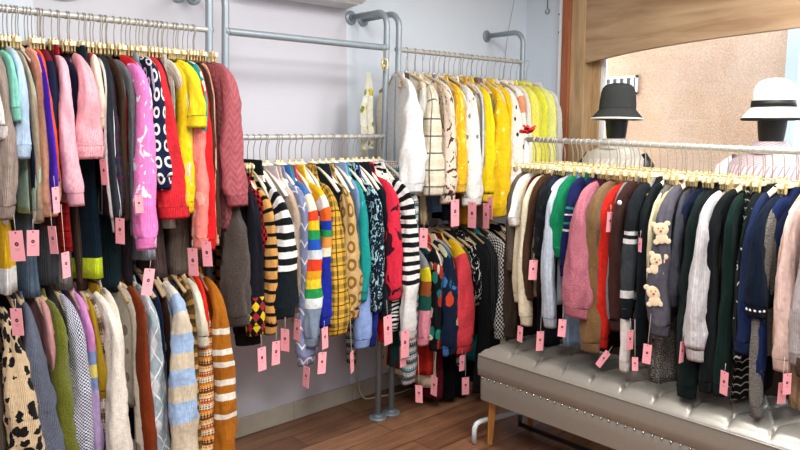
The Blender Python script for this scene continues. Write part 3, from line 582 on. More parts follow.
 ('a', 0.9831, 1.112, 0.0072, 0.0732, 'sw', 'sweater', 'rust brown sweater next to the dotted cardigans', ' on the lower left rail', 'sweater', (('solid', ['#7e3414']), {}), 0.245, 0.0254, 0.034, -0.8653, -0.62, 0.011, 0.013, 0.11, 'wood', 0, 0.8, 0, 0, -0.0003, [(-0.0045, 0.329, -0.1043, 3.24, 0.2, 0.0972, 0.0408, 0.03)], 66, 'garments on the lower left rail', {}),
 ('a', 1.0352, 1.112, -0.0679, 0.0767, 'sw', 'sweater', 'grey blue argyle sweater', ' on the lower left rail', 'sweater', (('argyle', ['#9fb0b8', '#d0d2d8', '#eef0f0']), {'p': 0.085}), 0.22, 0.048, 0.034, -0.8934, -0.62, 0.011, 0.02, 0.11, 'wood', 0, 0.8, 0, 0, -0.0051, [], 67, 'garments on the lower left rail', {}),
 ('a', 1.1132, 1.112, 0.0427, 0.0741, 'sw', 'sweater', 'fluffy sweater striped pale blue and oatmeal', ' on the lower left rail', 'sweater', (('blocks', [(0, '#e6dfd0'), (0.1, '#a8c0dc'), (0.18, '#e0d4bc'), (0.27, '#a8c4e6'), (0.36, '#d8cab0'), (0.44, '#a8c4e6'), (0.52, '#d8cab0'), (0.6, '#a8c4e6'), (0.7, '#d8cab0'), (0.86, '#f0f0ec')]), {}), 0.25, 0.0682, 0.034, -0.9095, -0.62, 0.011, 0.02, 0.11, 'wood', 0, 0.8, 0, 1, 0.0097, [], 68, 'garments on the lower left rail', {}),
 ('a', 1.1091, 1.112, 0.0175, 0.0805, 'sw', 'cardigan', 'chocolate brown cardigan behind the striped fluffy sweater', ' on the lower left rail', 'cardigan', (('solid', ['#4a2c20']), {}), 0.16, 0.0209, 0.026, -0.9089, -0.62, 0.011, 0.013, 0.11, 'wood', 0, 0.8, 0, 0, -0.0037, [], 69, 'garments on the lower left rail', {}),
 ('a', 1.1864, 1.112, 0.0658, 0.0763, 'sw', 'sweater', 'olive brown sweater with ochre stripes', ' on the lower left rail', 'sweater', (('stripes', ['#7a5a2c', '#c89850', '#5c4424']), {'p': 0.05}), 0.2, 0.0209, 0.026, -0.9206, -0.62, 0.011, 0.013, 0.11, 'wood', 0, 0.8, 0, 0, -0.0039, [(0.0186, 0.2834, -0.0626, 1.931, -0.019, 0.1072, 0.045, 0.03)], 70, 'garments on the lower left rail', {}),
 ('a', 1.2279, 1.112, 0.0181, 0.0827, 'sw', 'sweater', 'orange and brown fair isle sweater', ' on the lower left rail', 'sweater', (('fairisle', ['#e88a30', '#5c3a24', '#f0cc88', '#b85424', '#e8e0c8']), {'p': 0.11}), 0.2, 0.0439, 0.034, -0.978, -0.62, 0.011, 0.02, 0.11, 'wood', 0, 0.8, 0, 0, -0.0012, [], 71, 'garments on the lower left rail', {}),
 ('a', 1.231, 1.112, -0.0221, 0.0824, 'sw', 'top', 'cream knitted top with a short sleeve', ' on the lower left rail', 'top', (('solid', ['#ece4cc']), {}), 0.23, 0.0322, 0.034, -0.4082, -0.42, 0.011, 0.0161, 0.11, 'wood', 0, 0.8, 0, 0, 0.0032, [(-0.0063, 0.3139, -0.0328, 2.158, -0.048, 0.0958, 0.0402, 0.03)], 72, 'garments on the lower left rail', {}),
 ('a', 1.267, 1.112, -0.057, 0.0687, 'sw', 'sweater', 'vivid red sweater near the right end', ' on the lower left rail', 'sweater', (('solid', ['#e02a1c']), {}), 0.2, 0.0278, 0.034, -0.9919, -0.62, 0.011, 0.0139, 0.11, 'wood', 0, 0.8, 0, 0, 0.0062, [], 73, 'garments on the lower left rail', {}),
 ('a', 1.3047, 1.112, -0.0205, 0.085, 'sw', 'sweater', 'caramel brown sweater with white sleeve stripes', ' on the lower left rail', 'sweater', (('blocks', [(0, '#b06a1c'), (0.28, '#f4ecdc'), (0.31, '#b06a1c'), (0.385, '#f4ecdc'), (0.415, '#b06a1c'), (0.45, '#f4ecdc'), (0.48, '#b06a1c'), (0.545, '#f4ecdc'), (0.575, '#b06a1c'), (0.615, '#f4ecdc'), (0.65, '#b06a1c'), (0.72, '#f4ecdc'), (0.75, '#b06a1c')]), {}), 0.23, 0.0501, 0.034, -0.9938, -0.62, 0.011, 0.02, 0.11, 'wood', 0, 0.8, 0, 0, 0.0015, [], 74, 'garments on the lower left rail', {}),
 ('B', 1.5381, 1.513, -0.5204, 0.1264, 'sw', 'coat', 'dark brown faux fur coat', ' on the middle rail', 'coat', (('heather', ['#4e443e', '#3a322e']), {'fuzz': 1}), 0.22, 0.0691, 0.034, -0.7686, -0.72, 0.011, 0.02, 0.125, 'clip', 0, 0.8, 0, 1, 0.0087, [], 75, 'garments on the middle rail', {}),
 ('B', 1.536, 1.513, -0.3669, 0.1271, 'sw', 'cardigan', 'black cardigan with brown hem stripes', ' on the middle rail', 'cardigan', (('blocks', [(0, '#1c1818'), (0.64, '#1c1818'), (0.655, '#8a7058'), (0.68, '#1c1818'), (0.7, '#8a7058'), (0.72, '#1c1818')]), {}), 0.15, 0.0667, 0.034, -0.8771, -0.72, 0.011, 0.02, 0.125, 'clip', 0, 0.8, 0, 0, -0.0095, [], 76, 'garments on the middle rail', {}),
 ('B', 1.546, 1.513, -0.2113, 0.133, 'sw', 'sweater', 'aubergine purple sweater beside the fur coat', ' on the middle rail', 'sweater', (('solid', ['#5a4258']), {}), 0.2, 0.0216, 0.026, -0.5087, -0.5175, 0.011, 0.013, 0.125, 'clip', 0, 0.8, 0, 0, 0.0061, [], 77, 'garments on the middle rail', {}),
 ('B', 1.5399, 1.513, -0.2436, 0.1172, 'sw', 'sweater', 'black sweater with yellow and red diamonds', ' on the middle rail', 'sweater', (('harlequin', ['#120c10', '#e8c828', '#a02a38', '#14141e']), {'p': 0.03, 'q': 0.5}), 0.22, 0.049, 0.034, -0.8193, -0.72, 0.011, 0.02, 0.125, 'clip', 0, 0.8, 0, 0, 0.0015, [(0.0004, 0.3134, -0.9059, 3.503, -0.011, 0.0997, 0.0419, 0.057)], 78, 'garments on the middle rail', {}),
 ('B', 1.5323, 1.513, -0.0276, 0.1292, 'sw', 'shirt', 'red and black checked shirt', ' on the middle rail', 'shirt', (('check', ['#c42028', '#1c1014']), {'p': 0.03}), 0.2, 0.0218, 0.026, -0.4631, -0.42, 0.011, 0.013, 0.125, 'clip', 0, 0.8, 0, 0, 0.003, [], 79, 'garments on the middle rail', {}),
 ('B', 1.544, 1.513, 0.0189, 0.1289, 'sw', 'sweater', 'tan sweater with black stripes', ' on the middle rail', 'sweater', (('stripes', ['#d8a058', '#d8a058', '#18120e']), {'p': 0.048}), 0.22, 0.0318, 0.034, -0.8242, -0.72, 0.011, 0.0159, 0.125, 'pale', 0, 0.8, 0, 0, 0.0066, [(0.0177, 0.3037, -0.895, 3.22, 0.059, 0.1012, 0.0425, 0.04)], 80, 'garments on the middle rail', {}),
 ('B', 1.5999, 1.513, -0.015, 0.1326, 'sw', 'sweater', 'bold black and white striped sweater with a high dark collar', ' on the middle rail', 'sweater', (('blocks', [(0.0, '#12181a'), (0.034, '#f4f4f0'), (0.068, '#12181a'), (0.10200000000000001, '#f4f4f0'), (0.136, '#12181a'), (0.17, '#f4f4f0'), (0.20400000000000001, '#12181a'), (0.23800000000000002, '#f4f4f0'), (0.272, '#12181a'), (0.30600000000000005, '#f4f4f0'), (0.34, '#12181a'), (0.374, '#f4f4f0'), (0.40800000000000003, '#12181a'), (0.44200000000000006, '#f4f4f0'), (0.47600000000000003, '#12181a'), (0.5, '#101a20')]), {}), 0.25, 0.0656, 0.034, -0.7586, -0.72, 0.011, 0.02, 0.125, 'pale', 1, 0.8, 0, 0, 0.002, [(0.0362, 0.3346, -0.8371, 1.992, 0.022, 0.0966, 0.0406, 0.05)], 81, 'garments on the middle rail', {}),
 ('B', 1.6935, 1.513, -0.0305, 0.1281, 'sw', 'cardigan', 'beige rose cardigan behind the striped sweater', ' on the middle rail', 'cardigan', (('solid', ['#cbb49c']), {}), 0.2, 0.0263, 0.034, -0.8042, -0.72, 0.011, 0.0131, 0.125, 'pale', 0, 0.8, 0, 0, -0.0054, [(0.0319, 0.2851, -0.8231, 1.721, 0.1, 0.0955, 0.0401, 0.03)], 82, 'garments on the middle rail', {}),
 ('B', 1.6627, 1.513, 0.0794, 0.1265, 'sw', 'blouse', 'pale mauve blouse with a rounded shoulder', ' on the middle rail', 'blouse', (('solid', ['#d6c6cc']), {}), 0.2, 0.0149, 0.026, -0.4343, -0.4247, 0.011, 0.013, 0.125, 'pale', 0, 0.8, 0, 0, 0.008, [], 83, 'garments on the middle rail', {}),
 ('B', 1.7019, 1.513, 0.0508, 0.122, 'sw', 'sweater', 'lavender blue fuzzy sweater with scalloped lines', ' on the middle rail', 'sweater', (('wavy', ['#7f86a8', '#dcdde6']), {'p': 0.075, 'q': 0.055, 'fuzz': 1}), 0.23, 0.0502, 0.034, -0.9999, -0.72, 0.011, 0.02, 0.125, 'pale', 0, 0.8, 0.15, 1, -0.0043, [(0.0431, 0.3122, -1.0325, 1.628, 0.12, 0.0961, 0.0404, 0.03)], 84, 'garments on the middle rail', {}),
 ('B', 1.749, 1.513, -0.0506, 0.1143, 'sw', 'cardigan', 'rainbow patterned cardigan with a grey cuff', ' on the middle rail', 'cardigan', (('blocks', [(0, '#4a7ac0'), (0.12, '#e8e0c8'), (0.2, '#e84828'), (0.25, '#f0c828'), (0.3, '#2a9a50'), (0.35, '#2a5ac0'), (0.41, '#d8e0e8'), (0.46, '#e84828'), (0.52, '#f0a828'), (0.57, '#f4d838'), (0.62, '#2a9a50'), (0.67, '#e8eef0'), (0.73, '#8494a8')]), {}), 0.255, 0.044, 0.034, -0.9128, -0.72, 0.011, 0.02, 0.125, 'pale', 0, 0.8, 0, 0, 0.0008, [], 85, 'garments on the middle rail', {}),
 ('B', 1.8184, 1.513, -0.0217, 0.1263, 'sw', 'sweater', 'yellow sweater with royal blue and orange bands', ' on the middle rail', 'sweater', (('blocks', [(0, '#f0c424'), (0.12, '#f0ece0'), (0.18, '#e86828'), (0.24, '#1c3cb4'), (0.29, '#2a9a58'), (0.33, '#e89848'), (0.39, '#f0e8d0'), (0.44, '#1c2ca0')]), {}), 0.25, 0.0416, 0.034, -0.8361, -0.72, 0.011, 0.02, 0.125, 'pale', 0, 0.8, 0, 0, 0.009, [(0.0642, 0.3355, -0.9806, 3.065, 0.08, 0.097, 0.0407, 0.116), (0.046, 0.3351, -0.8707, 3.4, -0.019, 0.0969, 0.0407, 0.03)], 86, 'garments on the middle rail', {}),
 ('B', 1.7762, 1.513, -0.0692, 0.1171, 'sw', 'sweater', 'magenta pink sweater with a thin sleeve', ' on the middle rail', 'sweater', (('solid', ['#c42a88']), {}), 0.22, 0.0152, 0.026, -0.7149, -0.6875, 0.011, 0.013, 0.125, 'pale', 0, 0.8, 0, 0, 0.0095, [], 87, 'garments on the middle rail', {}),
 ('B', 1.8176, 1.513, 0.0166, 0.1324, 'sw', 'shirt', 'plain white shirt beside magenta', ' on the middle rail', 'shirt', (('solid', ['#f0eef0']), {}), 0.2, 0.0123, 0.0216, -0.7255, -0.6762, 0.011, 0.013, 0.125, 'pale', 0, 0.8, 0, 0, -0.0038, [], 88, 'garments on the middle rail', {}),
 ('B', 1.7592, 1.513, -0.0445, 0.1192, 'sw', 'sweater', 'emerald green sweater beside the rainbow cardigan', ' on the middle rail', 'sweater', (('solid', ['#1e9c58']), {}), 0.2, 0.0122, 0.0253, -0.6247, -0.6292, 0.011, 0.013, 0.125, 'pale', 0, 0.8, 0, 0, 0.0086, [], 89, 'garments on the middle rail', {}),
 ('B', 1.8868, 1.513, -0.0562, 0.1296, 'sw', 'sweater', 'mustard and black plaid sweater', ' on the middle rail', 'sweater', (('plaid', ['#e0ae3c', '#6a5a30', '#1c1a18']), {'p': 0.06}), 0.24, 0.0637, 0.034, -0.8891, -0.72, 0.011, 0.02, 0.125, 'pale', 0, 0.8, 0, 0, -0.0052, [], 90, 'garments on the middle rail', {}),
 ('B', 1.9895, 1.513, -0.0539, 0.133, 'sw', 'cardigan', 'tan cardigan with a chain print', ' on the middle rail', 'cardigan', (('rings', ['#cdab74', '#8a6428']), {'p': 0.065}), 0.22, 0.0557, 0.034, -0.837, -0.72, 0.011, 0.02, 0.125, 'pale', 0, 0.8, 0, 0, 0.0058, [(0.0346, 0.3063, -1.0275, 3.769, -0.06, 0.1019, 0.0428, 0.16)], 91, 'garments on the middle rail', {}),
 ('B', 1.9472, 1.513, 0.0735, 0.1249, 'sw', 'jacket', 'blue black jacket between plaid and tan', ' on the middle rail', 'jacket', (('solid', ['#1a2830']), {}), 0.2, 0.016, 0.026, -0.7471, -0.7163, 0.011, 0.013, 0.125, 'pale', 0, 0.8, 0, 0, -0.0048, [], 92, 'garments on the middle rail', {}),
 ('B', 2.0648, 1.513, -0.0645, 0.1172, 'sw', 'sweater', 'periwinkle blue sweater', ' on the middle rail', 'sweater', (('solid', ['#8ea8dc']), {}), 0.2, 0.0502, 0.034, -1.0034, -0.72, 0.011, 0.02, 0.125, 'pale', 0, 0.8, 0, 0, -0.0094, [], 93, 'garments on the middle rail', {}),
 ('B', 2.0762, 1.513, -0.0702, 0.1164, 'sw', 'sweater', 'turquoise teal sweater', ' on the middle rail', 'sweater', (('solid', ['#1c9c98']), {}), 0.21, 0.0291, 0.034, -0.7669, -0.72, 0.011, 0.0146, 0.125, 'pale', 0, 0.8, 0, 0, 0.0099, [], 94, 'garments on the middle rail', {}),
 ('B', 2.131, 1.513, 0.0323, 0.1318, 'sw', 'trousers', 'royal navy sweater with a dark sleeve', ' on the middle rail', 'trousers', (('solid', ['#20308c']), {}), 0.18, 0.027, 0.026, -1.0123, -0.72, 0.011, 0.0135, 0.125, 'pale', 0, 0.8, 0, 0, 0.0046, [], 95, 'garments on the middle rail', {}),
 ('B', 2.117, 1.513, 0.0606, 0.1331, 'sw', 'sweater', 'navy sweater with pale blue brush marks', ' on the middle rail', 'sweater', (('blot', ['#101c2c', '#a8d0d8']), {'p': 0.03, 'q': 0.57}), 0.22, 0.0426, 0.034, -0.8261, -0.72, 0.011, 0.02, 0.125, 'pale', 0, 0.8, 0, 0, 0.0044, [], 96, 'garments on the middle rail', {}),
 ('B', 2.1972, 1.513, 0.0358, 0.1279, 'sw', 'cardigan', 'blue black cardigan beside brush marks', ' on the middle rail', 'cardigan', (('solid', ['#14222a']), {}), 0.2, 0.0354, 0.034, -0.8796, -0.72, 0.011, 0.0177, 0.125, 'pale', 0, 0.8, 0, 0, 0.001, [], 97, 'garments on the middle rail', {}),
 ('B', 2.2186, 1.513, 0.0551, 0.1171, 'sw', 'sweater', 'deep red sweater behind the blue black cardigan', ' on the middle rail', 'sweater', (('solid', ['#b41c24']), {}), 0.16, 0.0316, 0.034, -1.0151, -0.72, 0.011, 0.0158, 0.125, 'pale', 0, 0.8, 0, 0, -0.0003, [], 98, 'garments on the middle rail', {}),
 ('B', 2.2163, 1.513, 0.06, 0.1174, 'sw', 'sweater', 'crimson sweater with dark outline drawing', ' on the middle rail', 'sweater', (('blot', ['#dc2c44', '#3c1420']), {'p': 0.12, 'q': 0.585}), 0.23, 0.0524, 0.034, -0.7867, -0.72, 0.011, 0.02, 0.125, 'pale', 0, 0.8, 0, 0, -0.0049, [(0.0831, 0.3096, -0.9145, 3.244, -0.048, 0.144, 0.0605, 0.076)], 99, 'garments on the middle rail', {}),
 ('B', 2.2902, 1.513, 0.0579, 0.1276, 'sw', 'sweater', 'white sweater with thin black stripes', ' on the middle rail', 'sweater', (('blocks', [(0, '#f2f2ee'), (0.03, '#141416'), (0.058499999999999996, '#f2f2ee'), (0.087, '#141416'), (0.1155, '#f2f2ee'), (0.14400000000000002, '#141416'), (0.17250000000000001, '#f2f2ee'), (0.201, '#141416'), (0.2295, '#f2f2ee'), (0.258, '#141416'), (0.2865, '#f2f2ee'), (0.31500000000000006, '#141416'), (0.3435, '#f2f2ee'), (0.372, '#141416'), (0.40049999999999997, '#f2f2ee'), (0.42900000000000005, '#141416'), (0.4575, '#f2f2ee'), (0.486, '#141416'), (0.5145000000000001, '#f2f2ee'), (0.543, '#141416'), (0.5715, '#f2f2ee'), (0.6000000000000001, '#141416'), (0.6285000000000001, '#f2f2ee'), (0.657, '#141416'), (0.6855, '#f2f2ee')]), {}), 0.25, 0.0583, 0.034, -0.9995, -0.72, 0.011, 0.02, 0.125, 'pale', 0, 0.8, 0, 0, -0.0034, [(0.0649, 0.3308, -0.9988, 3.161, 0.009, 0.1368, 0.0574, 0.03)], 100, 'garments on the middle rail', {}),
 ('B', 2.2823, 1.513, -0.0755, 0.1225, 'sw', 'cardigan', 'black and white zebra cardigan', ' on the middle rail', 'cardigan', (('zebra', ['#f0f0ec', '#161618']), {'p': 0.02}), 0.2, 0.0412, 0.034, -0.9573, -0.72, 0.011, 0.02, 0.125, 'pale', 0, 0.8, 0, 0, 0.0075, [], 101, 'garments on the middle rail', {}),
 ('B', 2.3681, 1.513, 0.1849, 0.1332, 'sw', 'sweater', 'grey and turquoise fair isle sweater', ' on the middle rail', 'sweater', (('fairisle', ['#c8b8b4', '#1a8a92', '#e8e0dc', '#3a3a40']), {'p': 0.09}), 0.17, 0.0578, 0.034, -1.2702, -0.72, 0.011, 0.02, 0.125, 'pale', 0, 0.8, 0, 0, 0.007, [], 102, 'garments on the middle rail', {}),
 ('C', 2.4969, 1.961, -0.4633, 0.0816, 'sw', 'sweater', 'large white sweatshirt with a wide sleeve', ' on the far upper rail', 'sweater', (('solid', ['#f0f0ee']), {}), 0.23, 0.072, 0.034, -0.7196, -0.6802, 0.011, 0.02, 0.12, 'wood', 0, 0.8, 0, 0, -0.0005, [], 103, 'garments on the far upper rail', {}),
 ('C', 2.6257, 1.961, -0.5248, 0.0807, 'sw', 'shirt', 'plain cream shirt behind plaid', ' on the far upper rail', 'shirt', (('solid', ['#eeeae0']), {}), 0.18, 0.072, 0.034, -0.7467, -0.7136, 0.011, 0.02, 0.11, 'wood', 0, 0.8, 0, 0, 0.0099, [], 104, 'garments on the far upper rail', {}),
 ('C', 2.6206, 1.961, -0.405, 0.0954, 'sw', 'jacket', 'cream jacket with black windowpane check', ' on the far upper rail', 'jacket', (('plaid', ['#e8dfc8', '#d8ccb0', '#2a2824']), {'p': 0.085}), 0.23, 0.072, 0.034, -0.7433, -0.7109, 0.011, 0.02, 0.11, 'wood', 0, 0.8, 0, 0, -0.0024, [], 105, 'garments on the far upper rail', {}),
 ('C', 2.7329, 1.961, -0.3941, 0.0937, 'sw', 'sweater', 'cream pink sweater with brown line print', ' on the far upper rail', 'sweater', (('blot', ['#ecd8c4', '#5c3a30']), {'p': 0.05, 'q': 0.6}), 0.21, 0.0507, 0.034, -0.7945, -0.72, 0.011, 0.02, 0.11, 'wood', 0, 0.8, 0, 0, -0.0079, [(-0.0205, 0.3099, -0.837, 3.507, -0.018, 0.1398, 0.0587, 0.03)], 106, 'garments on the far upper rail', {}),
 ('C', 2.8035, 1.961, -0.3422, 0.0894, 'sw', 'sweater', 'golden yellow sweater with pale marks', ' on the far upper rail', 'sweater', (('blot', ['#f2b824', '#f8d868']), {'p': 0.06, 'q': 0.56}), 0.22, 0.0468, 0.034, -0.741, -0.72, 0.011, 0.02, 0.11, 'wood', 0, 0.8, 0, 0, -0.0039, [], 107, 'garments on the far upper rail', {}),
 ('C', 2.8812, 1.961, -0.3062, 0.0949, 'sw', 'blouse', 'white blouse with small grey motifs', ' on the far upper rail', 'blouse', (('spots', ['#efece6', '#8a8690']), {'p': 0.05, 'q': 0.2}), 0.22, 0.072, 0.034, -0.8165, -0.72, 0.011, 0.02, 0.11, 'wood', 0, 0.8, 0, 0, -0.0093, [(0.0304, 0.3284, -0.8563, 1.858, 0.006, 0.1375, 0.0577, 0.03)], 108, 'garments on the far upper rail', {}),
 ('C', 2.9661, 1.961, -0.2896, 0.0821, 'sw', 'cardigan', 'white and grey lined cardigan', ' on the far upper rail', 'cardigan', (('vstripes', ['#eceae4', '#8c9098']), {'p': 0.03}), 0.2, 0.021, 0.026, -0.7919, -0.72, 0.011, 0.013, 0.11, 'wood', 0, 0.8, 0, 0, 0.0032, [], 109, 'garments on the far upper rail', {}),
 ('C', 2.9933, 1.961, -0.2362, 0.0949, 'sw', 'sweater', 'canary yellow sweater with a slim sleeve', ' on the far upper rail', 'sweater', (('solid', ['#f6d21c']), {}), 0.22, 0.045, 0.034, -0.8039, -0.72, 0.011, 0.02, 0.11, 'wood', 0, 0.8, 0, 0, -0.0032, [(0.0525, 0.3253, -0.871, 1.554, -0.013, 0.1349, 0.0567, 0.03), (0.0215, 0.3179, -0.8299, 1.512, -0.006, 0.1192, 0.0501, 0.03)], 110, 'garments on the far upper rail', {}),
 ('C', 3.0715, 1.961, -0.2381, 0.0948, 'sw', 'top', 'steel grey knit top behind canary yellow', ' on the far upper rail', 'top', (('heather', ['#8a9096', '#7c8288']), {}), 0.19, 0.0222, 0.026, -0.7444, -0.7043, 0.011, 0.013, 0.11, 'wood', 0, 0.8, 0, 0, 0.0077, [], 111, 'garments on the far upper rail', {}),
 ('C', 3.071, 1.961, -0.1768, 0.091, 'sw', 'sweater', 'sunflower yellow sweater with pale dots', ' on the far upper rail', 'sweater', (('spots', ['#f2c41c', '#f8e68c']), {'p': 0.045, 'q': 0.2}), 0.23, 0.0702, 0.034, -0.8939, -0.72, 0.011, 0.02, 0.11, 'wood', 0, 0.8, 0, 0, 0.0005, [], 112, 'garments on the far upper rail', {}),
 ('C', 3.1587, 1.961, -0.1662, 0.0841, 'sw', 'sweater', 'second plain yellow sweater', ' on the far upper rail', 'sweater', (('solid', ['#f4cc10']), {}), 0.2, 0.0231, 0.026, -0.7782, -0.72, 0.011, 0.013, 0.11, 'wood', 0, 0.8, 0, 0, 0.0043, [], 113, 'garments on the far upper rail', {}),
 ('C', 3.2017, 1.961, -0.1275, 0.0879, 'sw', 'blouse', 'white blouse with dark dots', ' on the far upper rail', 'blouse', (('spots', ['#f2ece2', '#3a2c2c']), {'p': 0.06, 'q': 0.2}), 0.21, 0.056, 0.034, -0.8096, -0.72, 0.011, 0.02, 0.11, 'wood', 0, 0.8, 0, 0, -0.005, [], 114, 'garments on the far upper rail', {}),
 ('C', 3.2706, 1.961, -0.0997, 0.0784, 'sw', 'shirt', 'white shirt with an orange patch', ' on the far upper rail', 'shirt', (('blocks', [(0, '#f0ebe0'), (0.14, '#e89870'), (0.25, '#f0ebe0')]), {}), 0.2, 0.0395, 0.026, -0.8155, -0.72, 0.011, 0.0197, 0.11, 'wood', 0, 0.8, 0, 0, 0.0082, [], 115, 'garments on the far upper rail', {}),
 ('C', 3.32, 1.961, -0.0712, 0.0793, 'sw', 'cardigan', 'pale ecru cardigan', ' on the far upper rail', 'cardigan', (('solid', ['#e9e4d2']), {}), 0.2, 0.0251, 0.026, -0.8193, -0.72, 0.011, 0.013, 0.11, 'wood', 0, 0.8, 0, 0, 0.0065, [], 116, 'garments on the far upper rail', {}),
 ('C', 3.3572, 1.961, -0.041, 0.077, 'sw', 'sweater', 'pale lime sweater', ' on the far upper rail', 'sweater', (('solid', ['#eae664']), {}), 0.21, 0.0531, 0.034, -0.8215, -0.72, 0.011, 0.02, 0.11, 'wood', 0, 0.8, 0, 0, 0.0025, [], 117, 'garments on the far upper rail', {}),
 ('C', 3.4259, 1.961, -0.0046, 0.0774, 'sw', 'sweater', 'lime yellow sweater, middle of three limes', ' on the far upper rail', 'sweater', (('solid', ['#e2e048']), {}), 0.21, 0.0473, 0.034, -0.8268, -0.72, 0.011, 0.02, 0.11, 'wood', 0, 0.8, 0, 0, -0.0093, [], 118, 'garments on the far upper rail', {}),
 ('C', 3.4826, 1.961, 0.0306, 0.0799, 'sw', 'sweater', 'soft lemon lime sweater near the corner', ' on the far upper rail', 'sweater', (('solid', ['#e9ea86']), {}), 0.22, 0.0485, 0.034, -0.8305, -0.72, 0.011, 0.02, 0.11, 'wood', 0, 0.8, 0, 0, 0.0078, [], 119, 'garments on the far upper rail', {}),
 ('C', 3.5825, 1.961, 0.0712, 0.0933, 'sw', 'cardigan', 'light grey cardigan at the corner end', ' on the far upper rail', 'cardigan', (('solid', ['#dadad4']), {}), 0.2, 0.0374, 0.026, -0.8083, -0.72, 0.011, 0.0187, 0.11, 'wood', 0, 0.8, 0, 0, -0.0022, [], 120, 'garments on the far upper rail', {}),
 ('C', 2.6795, 1.961, -0.8187, 0.0891, 'drape', 'skirt', 'sand coloured skirt in the back layer', ' on the far upper rail', 'skirt', (('heather', ['#d8c8a0', '#d8c8a0']), {}), 0.14, 0.0, 0.026, 0.0, -0.9091, 0.0177, 0.0322, 0.11, 'wood', 0, 0.8, 0, 0, -0.0018, [], 121, 'garments on the far upper rail', {}),
 ('C', 2.7591, 1.961, -0.7527, 0.0965, 'drape', 'skirt', 'denim blue skirt in the back layer', ' on the far upper rail', 'skirt', (('heather', ['#5878a0', '#5878a0']), {}), 0.14, 0.0, 0.026, 0.0, -0.8577, 0.0229, 0.0416, 0.11, 'wood', 0, 0.8, 0, 0, 0.0073, [], 122, 'garments on the far upper rail', {}),
 ('C', 2.8494, 1.961, -0.6813, 0.083, 'drape', 'skirt', 'near black blue skirt in the back layer', ' on the far upper rail', 'skirt', (('heather', ['#141c24', '#141c24']), {}), 0.14, 0.0, 0.034, 0.0, -0.91, 0.03, 0.05, 0.11, 'wood', 0, 0.8, 0, 0, 0.0058, [], 123, 'garments on the far upper rail', {}),
 ('C', 2.9804, 1.961, -0.5824, 0.0911, 'drape', 'dress', 'ochre yellow dress in the back layer', ' on the far upper rail', 'dress', (('heather', ['#e0a020', '#e0a020']), {}), 0.14, 0.0, 0.026, 0.0, -0.9456, 0.025, 0.0455, 0.11, 'wood', 0, 0.8, 0, 0, -0.0065, [], 124, 'garments on the far upper rail', {}),
 ('C', 2.571, 1.961, -0.9121, 0.0774, 'drape', 'trousers', 'dark khaki trousers in the back layer', ' on the far upper rail', 'trousers', (('heather', ['#4c4840', '#4c4840']), {}), 0.14, 0.0, 0.034, 0.0, -0.9764, 0.03, 0.05, 0.11, 'wood', 0, 0.8, 0, 0, 0.0086, [], 125, 'garments on the far upper rail', {}),
 ('C', 3.0685, 1.961, -0.4921, 0.0825, 'drape', 'skirt', 'dull pink brown skirt in the back layer', ' on the far upper rail', 'skirt', (('heather', ['#8c6c66', '#8c6c66']), {}), 0.14, 0.0, 0.034, 0.0, -0.9666, 0.03, 0.05, 0.11, 'wood', 0, 0.8, 0, 0, -0.0019, [], 126, 'garments on the far upper rail', {}),
 ('c', 2.5024, 1.112, -0.2189, 0.0888, 'sw', 'sweater', 'colour block sweater in grey, yellow, brown and green', ' on the far lower rail', 'sweater', (('blocks', [(0, '#8c8e94'), (0.17, '#ecd828'), (0.25, '#a85a2c'), (0.34, '#1c5a4c'), (0.44, '#f098a8')]), {}), 0.23, 0.0389, 0.034, -0.6664, -0.6387, 0.011, 0.0195, 0.11, 'wood', 0, 0.8, 0, 0, -0.0049, [(0.0447, 0.3316, -0.0911, 2.279, 0.03, 0.0989, 0.0415, 0.03), (0.0709, 0.3374, -0.8887, 2.207, -0.026, 0.0913, 0.0383, 0.16), (0.1785, 0.3614, -0.6646, 3.482, -0.022, 0.1083, 0.0455, 0.03)], 127, 'garments on the far lower rail', {}),
 ('c', 2.5664, 1.112, -0.0378, 0.0726, 'sw', 'sweater', 'black sweater with green and white folk flowers', ' on the far lower rail', 'sweater', (('floral', ['#16181c', '#2a8a78', '#b83a2c', '#e8e0d0', '#1a7a8a']), {'p': 0.045, 'q': 0.5}), 0.2, 0.0465, 0.034, -0.7222, -0.7015, 0.011, 0.02, 0.11, 'wood', 0, 0.8, 0, 0, -0.0043, [(0.0582, 0.2864, -0.8897, 1.616, 0.06, 0.1047, 0.044, 0.135)], 128, 'garments on the far lower rail', {}),
 ('c', 2.6191, 1.112, 0.0413, 0.0746, 'sw', 'sweater', 'navy sweater with big orange and blue leaves', ' on the far lower rail', 'sweater', (('floral', ['#10203a', '#e0482c', '#2c6a8c', '#4a80c8', '#d8c8a0']), {'p': 0.07, 'q': 0.42}), 0.23, 0.072, 0.034, -0.7543, -0.7094, 0.011, 0.02, 0.11, 'wood', 0, 0.8, 0, 0, -0.0083, [], 129, 'garments on the far lower rail', {}),
 ('c', 2.7383, 1.112, -0.0653, 0.0753, 'sw', 'sweater', 'coral red sweater with a yellow shoulder', ' on the far lower rail', 'sweater', (('blocks', [(0, '#f2c222'), (0.14, '#f04a54')]), {}), 0.25, 0.072, 0.034, -0.7592, -0.71, 0.011, 0.02, 0.11, 'wood', 0, 0.8, 0.12, 0, -0.0058, [(0.0297, 0.3367, -0.9238, 2.759, -0.005, 0.0966, 0.0406, 0.136), (0.0596, 0.3386, -0.7889, 3.109, 0.031, 0.085, 0.0357, 0.03)], 130, 'garments on the far lower rail', {}),
 ('c', 2.8561, 1.112, 0.0625, 0.0854, 'sw', 'cardigan', 'black cardigan with white scribbles', ' on the far lower rail', 'cardigan', (('blot', ['#121214', '#ececec']), {'p': 0.035, 'q': 0.58}), 0.2, 0.0353, 0.026, -0.5262, -0.4802, 0.011, 0.0177, 0.11, 'wood', 0, 0.8, 0, 0, -0.0, [], 131, 'garments on the far lower rail', {}),
